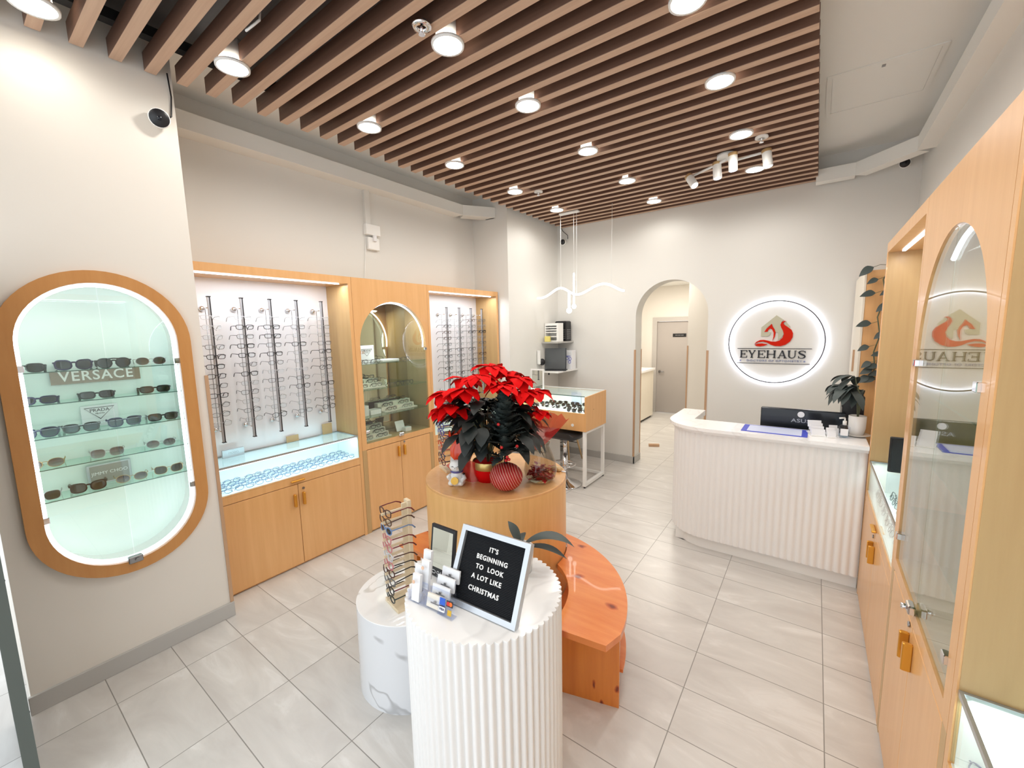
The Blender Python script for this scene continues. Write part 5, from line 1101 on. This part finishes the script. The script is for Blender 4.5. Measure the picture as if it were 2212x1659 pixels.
obj('case_liner', MB().box(DX0 + 0.02, DY1 - 0.023, 0.91, DX1 - 0.02, DY1 - 0.0185, DZ1 - 0.004).box(DX1 - 0.0225, DY0 + 0.02, 0.91, DX1 - 0.0185, DY1 - 0.024, DZ1 - 0.012), WHITE, t)
obj('glass_top', MB().box(DX0, DY0 + 0.002, DZ1 - 0.003, DX1 - 0.019, DY1 - 0.002, DZ1 + 0.004).box(DX0 + 0.018, DY0 + 0.004, 0.916, DX1 - 0.019, DY0 + 0.009, DZ1 - 0.003), GLASS, t)
obj('glass_edge', MB().box(DX0 + 0.018, DY0 + 0.001, DZ1 - 0.004, DX1 - 0.019, DY0 + 0.010, DZ1 + 0.005), EDGEG, t)
obj('light_strip', MB().box(DX0 + 0.05, DY0 + 0.05, DZ1 - 0.013, DX1 - 0.06, DY0 + 0.062, DZ1 - 0.005), LED, t)
obj('rear_rail', MB().box(DX0, DY1 - 0.02, DZ1 + 0.004, DX1 - 0.019, DY1, DZ1 + 0.012), WHITEM, t)
obj('lock', MB().cyl((-2.30, DY0, 0.765), 0.018, 0.006, 20, Matrix.Rotation(PI / 2, 3, 'X')), WHITE, t)
for x in (DX0 + 0.03, DX1 - 0.03):
    mb = MB()
    for y in (DY0 + 0.03, DY1 - 0.03): mb.box(x - 0.018, y - 0.018, 0.02, x + 0.018, y + 0.018, DZ0)
    mb.box(x - 0.018, DY0 + 0.048, 0.02, x + 0.018, DY1 - 0.048, 0.055); mb.box(x - 0.018, DY0 + 0.048, DZ0 - 0.03, x + 0.018, DY1 - 0.048, DZ0); obj('leg_frame', mb, WHITEM, t)
    for y in (DY0 + 0.03, DY1 - 0.03): obj('foot', MB().cyl((x, y, 0), 0.014, 0.021, 12), BLACK, t)
obj('stretcher', MB().box(DX0 + 0.048, DY1 - 0.05, 0.02, DX1 - 0.048, DY1 - 0.02, 0.05), WHITEM, t)
k = 0
for (x, y) in ((-2.20, 4.43), (-2.35, 4.42), (-2.33, 4.55), (-2.48, 4.55), (-2.19, 4.56), (-2.25, 4.70), (-2.42, 4.70), (-2.58, 4.70), (-2.74, 4.70), (-2.90, 4.70), (-2.65, 4.56), (-2.81, 4.56), (-2.96, 4.56), (-2.35, 4.84), (-2.52, 4.84), (-2.70, 4.84), (-2.86, 4.84)):
    put(eyewear(random.choice(['square', 'oval', 'cat', 'aviator']), 'black', LENSK, 0.0022, 0.054, 0.044, fold=True, parts=False, nseg=16), (x, y, 0.935), random.uniform(-0.35, 0.35), f'dark sunglasses in the desk showcase, {ORD[k] if k < 4 else ORD[(k - 5) % 4] if k < 9 else ORD[(k - 9) % 4]} in the {"front" if k < 4 else "middle" if k < 9 else "side" if k < 13 else "rear"} row', 'sunglasses in the desk showcase', tilt=-0.45, name='sunglasses'); k += 1
t = thing('white_frame_stand', 'blank clear frame display stand in the middle of the desk showcase', 'display stand', (-2.52, 4.90, 0.91)); obj('panel', MB().rbox(-2.60, 4.896, 0.911, -2.46, 4.904, 1.08, 0.002), MATPAGE, t)
# bar stool
SP = (-2.42, 4.39)
t = thing('bar_stool', 'black seated bar stool with chrome pedestal tucked under the showcase', 'stool', (*SP, 0))
obj('base', MB().lathe([(0.20, 0.0), (0.205, 0.006), (0.19, 0.014), (0.08, 0.035), (0.045, 0.07), (0.0, 0.072)], (*SP, 0), 36).cyl((*SP, 0), 0.2, 0.002, 36), CHROME, t)
obj('column', MB().cyl((*SP, 0.07), 0.032, 0.30, 20).cyl((*SP, 0.37), 0.024, 0.207, 20), CHROME, t)
mb = MB().tube([(SP[0] + 0.15 * math.cos(a), SP[1] - 0.05 + 0.14 * math.sin(a), 0.27) for a in [2 * PI * i / 32 for i in range(32)]], 0.010, 8, closed=True); mb.tube([(SP[0] - 0.1, SP[1], 0.27), (SP[0] + 0.1, SP[1], 0.27)], 0.009, 8); obj('footrest', mb, CHROME, t)
secs = []
for (q, zz, wd) in ((-0.19, 0.03, 0.17), (-0.15, 0.0, 0.20), (0.0, -0.006, 0.205), (0.12, 0.0, 0.205), (0.19, 0.02, 0.19)):
    secs.append([(SP[0] + sx * wd, SP[1] + q, 0.624 + zz + dz - 0.012) for (sx, dz) in ((-1, 0.0), (-1, 0.03), (-0.9, 0.045), (0.9, 0.045), (1, 0.03), (1, 0.0), (0.9, -0.012), (-0.9, -0.012))])
obj('seat', MB().loft(secs, True, caps=True, smooth=True), LEATHER, t)
obj('seat_shell', MB().lathe([(0.0, 0.0), (0.06, 0.0), (0.15, 0.022), (0.0, 0.022)], (*SP, 0.576), 24), GREYM, t)
# white side chair on wooden legs, behind the showcase
CP = Vector((-2.90, 5.22, 0))
t = thing('side_chair', 'white shell chair on splayed wooden legs behind the showcase', 'chair', CP)
mb = MB(); rows = []
for i in range(9):
    s_ = i / 8; row = []
    for j in range(9):
        u = j / 8 - 0.5
        if s_ < 0.6: y = 0.21 - s_ * 0.62; z = 0.45 - 0.02 * math.sin(PI * s_ / 0.6)
        else: y = -0.162 - (s_ - 0.6) * 0.16; z = 0.45 + (s_ - 0.6) * 0.50
        row.append(CP + Vector((u * 0.42, y, z + 0.06 * abs(u) * 2 * abs(u) * 2)))
    rows.append(row)
mb.loft(rows, False, smooth=True); mb.loft([[p - Vector((0, 0.006, 0.012)) for p in r] for r in rows], False, smooth=True); obj('shell', mb, WHITE, t)
for sx in (-1, 1):
    for sy in (-1, 1): obj('leg', MB().tube([CP + Vector((sx * 0.12, sy * 0.11, 0.44)), CP + Vector((sx * 0.20, sy * 0.20, 0.002))], [0.016, 0.010], 10), BLOND, t)
for sy in (-1, 1): obj('brace', MB().tube([CP + Vector((-0.155, sy * 0.15, 0.25)), CP + Vector((0.155, sy * 0.15, 0.25))], 0.005, 6), BLACK, t)
obj('brace', MB().tube([CP + Vector((-0.155, -0.15, 0.25)), CP + Vector((0.155, 0.15, 0.30))], 0.005, 6), BLACK, t)
# white louvred drawer tower under the showcase
t = thing('drawer_tower', 'white slatted drawer tower under the showcase', 'drawers', (-2.97, 4.62, 0))
obj('case', MB().rbox(-3.04, 4.42, 0.0, -2.72, 4.80, 0.66, 0.004), WHITE, t)
for i in range(6): obj('drawer', MB().rbox(-3.03, 4.405, 0.03 + 0.105 * i, -2.73, 4.42, 0.125 + 0.105 * i, 0.004), WHITE, t)
t = thing('desk_mirror', 'small white framed mirror standing on the glass top of the showcase', 'mirror', (-2.93, 4.58, DZ1)); obj('frame', MB().prism([rect(-3.03, 1.124, -2.83, 1.40), rect(-3.012, 1.142, -2.848, 1.382)], 4.57, 4.585, XZ), WHITE, t); obj('pane', MB().box(-3.012, 4.577, 1.142, -2.848, 4.583, 1.382), MIRROR, t)

# ---------------------------------------------------------------- corner shelves with office things
t = thing('corner_shelf', 'upper grey floating shelf in the back corner', 'shelf', (-3.07, 5.3, 1.73)); obj('board', MB().box(XP, 5.12, 1.715, -2.93, YB - 0.002, 1.735), SKIRT, t)
t = thing('corner_shelf', 'lower white floating shelf in the back corner', 'shelf', (-3.05, 5.25, 1.32)); obj('board', MB().box(XP, 5.0, 1.305, -2.86, YB - 0.002, 1.325), WHITE, t); obj('bracket', MB().box(XP, 5.30, 1.24, XP + 0.012, 5.32, 1.305).box(XP, 5.30, 1.293, -2.95, 5.32, 1.305), BLACK, t)
t = thing('paper_organizer', 'white slotted paper organizer on the upper corner shelf', 'organizer', (-3.10, 5.26, 1.735))
mb = MB(); x0, x1, y0, y1 = -3.19, -2.965, 5.20, 5.34; mb.box(x0, y0, 1.736, x0 + 0.012, y1, 2.0); mb.box(x1 - 0.03, y0, 1.736, x1, y1, 2.0); mb.box(x0 + 0.012, y1 - 0.01, 1.736, x1 - 0.03, y1, 2.0)
for z in (1.736, 1.80, 1.862, 1.895, 1.93, 1.965): mb.box(x0 + 0.012, y0, z, x1 - 0.03, y1 - 0.01, z + 0.016 if z < 1.96 else 2.0)
obj('case', mb, WHITE, t)
o = obj('sticky_notes', MB().rbox(-3.16, 5.14, 1.736, -3.08, 5.18, 1.815, 0.002), YELLOWN); tag(o, 'yellow note block standing before the paper organizer', 'note block')
t = thing('label_machine', 'black office machine with grey buttons beside the paper organizer', 'office machine', (-3.0, 5.44, 1.735))
obj('case', MB().rbox(-3.14, 5.40, 1.736, -2.95, 5.56, 2.03, 0.012), BLACK, t)
for i in range(5): obj('button', MB().rbox(-2.9515, 5.42, 1.775 + 0.03 * i, -2.947, 5.53, 1.785 + 0.03 * i, 0.001).rbox(-3.06, 5.396, 1.775 + 0.03 * i, -2.96, 5.401, 1.785 + 0.03 * i, 0.001), GREYM, t)
t = thing('laptop', 'dark grey laptop open on the lower corner shelf', 'laptop', (-3.0, 5.17, 1.325))
Rl = Matrix.Rotation(0.35, 3, 'Z'); LL = lambda x, y, z: Vector((-3.03, 5.20, 1.326)) + Rl @ Vector((x, y, z))
obj('base', MB().obox(LL(0.03, -0.03, 0.008), (0.30, 0.16, 0.014), Rl), BLACK, t); obj('screen', MB().obox(LL(0, 0.055, 0.16), (0.30, 0.014, 0.31), Rl @ Matrix.Rotation(-0.08, 3, 'X')), SCREENG, t); obj('screen_edge', MB().obox(LL(0.155, 0.057, 0.16), (0.012, 0.018, 0.31), Rl @ Matrix.Rotation(-0.08, 3, 'X')), BLACK, t)
t = thing('leaflet_box', 'white box with blue circle print on the lower corner shelf', 'box', (-2.93, 5.48, 1.325))
obj('box', MB().rbox(-3.04, 5.42, 1.326, -2.87, 5.55, 1.60, 0.003), CARD, t)
mb = MB().box(-2.99, 5.418, 1.515, -2.89, 5.4195, 1.522)
for (x, z, r) in ((-2.945, 1.485, 0.022), (-2.895, 1.478, 0.02), (-2.905, 1.432, 0.02)): mb.tube([(x + r * math.cos(a), 5.4185, z + r * math.sin(a)) for a in [2 * PI * i / 16 for i in range(16)]], 0.003, 4, closed=True)
obj('print', mb, BLUEE, t)
o = obj('router', MB().rbox(-3.19, 4.98, 1.42, -3.15, 5.02, 1.62, 0.006), WHITE); tag(o, 'white upright router on the wall by the laptop', 'router')
t = thing('desk_speaker', 'round black speaker behind the laptop', 'speaker', (-3.16, 5.06, 1.45)); obj('body', MB().sphere((-3.155, 5.06, 1.45), 0.05, 16, 10, (0.8, 1, 1)), BLACK, t); obj('mount', MB().box(-3.199, 5.05, 1.44, -3.15, 5.07, 1.46), BLACK, t)

# ---------------------------------------------------------------- lamps
t = thing('wave_pendant', 'glowing wavy pendant lamp hung on wires near the arch', 'pendant lamp', (-2.6, 4.9, SLAT_Z))
wv = []
for i in range(49):
    s_ = i / 48; wv.append((-3.12 + 1.22 * s_, 4.9 + 0.05 * math.sin(s_ * 9), 2.405 + 0.055 * math.sin(s_ * 4 * PI - 1.9) - 0.012 * (1 - s_)))
obj('light_tube', MB().tube(wv, 0.013, 10), PENDL, t)
obj('canopy', MB().rbox(-2.76, 4.87, SLAT_Z - 0.022, -2.49, 4.93, SLAT_Z, 0.004), WHITEM, t)
for x, z in ((-2.75, 2.42), (-2.56, 2.62), (-2.52, 2.36), (-2.05, 2.46)): obj('wire', MB().tube([(x, 4.9, SLAT_Z - 0.0), (x, 4.9, z)], 0.0022, 5), WHITEM, t)
obj('hanging_rod', MB().tube([(-2.56, 4.9, 2.62), (-2.56, 4.9, 2.22)], 0.011, 10), PENDL, t); obj('hanging_rod', MB().tube([(-2.63, 4.9, 2.385), (-2.63, 4.9, 2.17)], 0.014, 10), PENDL, t)
obj('globe', MB().sphere((-2.56, 4.9, 2.20), 0.03, 14, 9), PENDL, t); obj('globe', MB().sphere((-2.63, 4.9, 2.15), 0.035, 14, 9), PENDL, t)
t = thing('spot_rail', 'white ceiling rail with four small wood-capped spotlights over the counter', 'spotlight', (-0.72, 4.25, SLAT_Z))
obj('canopy', MB().cyl((-0.72, 4.22, SLAT_Z - 0.03), 0.075, 0.03, 24), WHITEM, t)
obj('rail', MB().tube([(-1.07, 4.46, SLAT_Z - 0.045), (-0.72, 4.22, SLAT_Z - 0.045)], 0.011, 8).tube([(-0.70, 4.30, SLAT_Z - 0.04), (-0.40, 4.26, SLAT_Z - 0.04)], 0.011, 8), WHITEM, t)
for (x, y, d_) in ((-1.055, 4.42, (0.5, -0.35, -0.8)), (-0.80, 4.27, (0.1, -0.1, -1)), (-0.655, 4.14, (0.06, 0.0, -1)), (-0.415, 4.24, (0.15, -0.1, -1))):
    dz = Vector(d_).normalized(); q = Vector((0, 0, 1)).rotation_difference(-dz).to_matrix(); c = Vector((x, y, SLAT_Z - 0.085))
    hd = obj('lamp_head', MB().lathe([(0.033, -0.09), (0.036, -0.085), (0.036, 0.03)], c, 20, q).lathe([(0.033, -0.09), (0.030, -0.08), (0.0, -0.08)], c, 20, q), WHITEM, t)
    obj('wood_cap', MB().lathe([(0.036, 0.03), (0.037, 0.055), (0.0, 0.056)], c, 20, q), BLOND, hd); obj('lens', MB().lathe([(0.0, -0.088), (0.029, -0.088)], c, 20, q), SPOTL, hd); obj('pivot', MB().tube([c + Vector((0, 0, 0.02)), (x, y, SLAT_Z - 0.03)], 0.006, 6), WHITEM, hd)
for k, (x, y) in enumerate(((-1.635, 1.555), (-0.437, 4.016), (-2.50, 3.975))):
    t = thing('sprinkler', ['chrome sprinkler head beside the second downlight of the middle row', 'white sprinkler ring by the ceiling spot rail', 'small sprinkler head between left and middle downlights near the back'][k], 'sprinkler', (x, y, SLAT_Z))
    obj('escutcheon', MB().lathe([(0.045, 0.0), (0.048, -0.012), (0.026, -0.02), (0.024, 0.0)], (x, y, SLAT_Z), 24), CHROME if k == 0 else WHITEM, t); obj('head', MB().tube([(x, y, SLAT_Z + 0.02), (x, y, SLAT_Z - 0.04)], 0.008, 8).cyl((x, y, SLAT_Z - 0.046), 0.016, 0.004, 14), CHROME, t)
# ---------------------------------------------------------------- wall fittings
def camera_ball(loc, d, label, s=0.042):
    d = Vector(d).normalized(); loc = Vector(loc); q = Vector((0, 0, 1)).rotation_difference(d).to_matrix(); t = thing('security_camera', label, 'security camera', loc)
    obj('mount', MB().lathe([(0.0, 0.0), (0.035, 0.0), (0.03, 0.03), (0.0, 0.035)], loc, 18, q), WHITE, t); obj('housing', MB().lathe([(0.028, 0.025), (s, 0.045), (s, 0.085), (s - 0.004, 0.088)], loc, 24, q), WHITE, t)
    obj('face', MB().lathe([(s - 0.002, 0.086), (s * 0.7, 0.094), (0.0, 0.096)], loc, 24, q), BLACK, t); obj('eye', MB().lathe([(0.012, 0.0955), (0.010, 0.099), (0.0, 0.0995)], loc, 14, q), SCREEN, t); return t
camera_ball((XL, 0.90, 3.16), (0.85, -0.25, -0.30), 'round security camera with a black face high on the left wall', 0.05)
camera_ball((0.59, YB, 3.40), (-0.1, -1, -0.2), 'dark security camera in the corner above the tall cabinet', 0.042); camera_ball((-3.08, YB, 3.18), (0.2, -1, -0.1), 'dark security camera behind the hanging pendant wires', 0.042)
o = obj('camera_cable', MB().tube([(XL + 0.02, 0.955, 3.42), (XL + 0.012, 0.965, 3.30), (XL + 0.012, 0.955, 3.19), (XL + 0.01, 0.93, 3.16)], 0.004, 6), BLACK); tag(o, 'thin black cable running down to the left wall camera', 'cable')
o = obj('camera_cable', MB().tube([(-3.15, YB - 0.01, 3.44), (-3.10, YB - 0.012, 3.34), (-3.02, YB - 0.012, 3.27), (-3.02, YB - 0.01, 3.22)], 0.004, 6), BLACK); tag(o, 'thin black cable curling to the camera behind the pendant wires', 'cable')
xw = -3.76
o = obj('cable_trunking', MB().box(xw, 2.665, 2.985, xw + 0.035, 2.725, 3.40), WALL); tag(o, 'painted vertical cable trunking on the recess wall', 'trunking')
t = thing('junction_box', 'white junction box on the wall over the arched cabinet', 'junction box', (xw, 2.73, 2.90)); obj('cover', MB().rbox(xw, 2.655, 2.90, xw + 0.05, 2.825, 3.005, 0.004), WHITE, t); 
t = thing('wall_sensor', 'white plug-in sensor below the junction box', 'sensor', (xw, 2.75, 2.80)); obj('body', MB().rbox(xw, 2.68, 2.755, xw + 0.04, 2.815, 2.88, 0.006), WHITE, t); obj('plug', MB().rbox(xw + 0.04, 2.73, 2.84, xw + 0.065, 2.765, 2.90, 0.003), CARD, t)
o = obj('power_cord', MB().tube([(xw + 0.012, 2.672, 2.87), (xw + 0.012, 2.655, 2.70), (xw + 0.012, 2.63, 2.50), (xw + 0.012, 2.62, 2.41)], 0.004, 6), WHITE); tag(o, 'white cord hanging from the sensor to the cabinet top', 'cord')
o = obj('ceiling_cable', MB().tube([(-2.30, 1.12, SLAT_Z + 0.14), (-2.26, 1.09, SLAT_Z + 0.03), (-2.34, 1.06, SLAT_Z + 0.0), (-2.42, 1.10, SLAT_Z + 0.06)], 0.006, 6), WHITEM); tag(o, 'loose white cable showing between the slats near the front', 'cable')
# passage vanity
t = thing('vanity_cabinet', 'white cabinet with a pale counter seen through the arch', 'cabinet', (-3.0, 8.0, 0)); obj('carcass', MB().box(-3.278, 7.55, 0.05, -2.76, 8.9, 1.02), CREAM, t); obj('countertop', MB().box(-3.278, 7.53, 1.02, -2.73, 8.92, 1.06), QUARTZ, t); obj('handle', MB().box(-2.76, 7.62, 0.72, -2.74, 7.64, 0.92), GREYM, t); obj('kick', MB().box(-3.278, 7.56, 0.0, -2.80, 8.9, 0.05), BLACK, t)
o = obj('wooden_wedge', MB().obox((-2.02, 6.62, 0.02), (0.16, 0.05, 0.04), Matrix.Rotation(0.5, 3, 'Z')), EDGEW); tag(o, 'small wooden wedge on the floor inside the arch', 'door wedge')
# folding gate leaf at the front of the left wall
t = thing('gate_leaf', 'dark grey framed gate leaf standing at the front end of the left wall', 'gate', (-2.9, 0.03, 0))
obj('frame', MB().prism([rect(-3.128, 0.012, -2.45, 2.2), rect(-3.06, 0.06, -2.52, 0.70), rect(-3.06, 0.78, -2.52, 2.12)], 0.005, 0.045, XZ), GATEF, t); obj('lower_panel', MB().box(-3.06, 0.018, 0.06, -2.52, 0.034, 0.70), GATEG, t); obj('upper_panel', MB().box(-3.06, 0.018, 0.78, -2.52, 0.034, 2.12), TEAL, t)
for x in (-3.09, -2.49): obj('foot', MB().cyl((x, 0.025, 0), 0.016, 0.014, 12), BLACK, t)
for z in (0.03, 0.74): obj('bolt', MB().sphere((-3.095, 0.047, z + 0.02), 0.012, 10, 6), BLACK, t)
drop_prototypes()
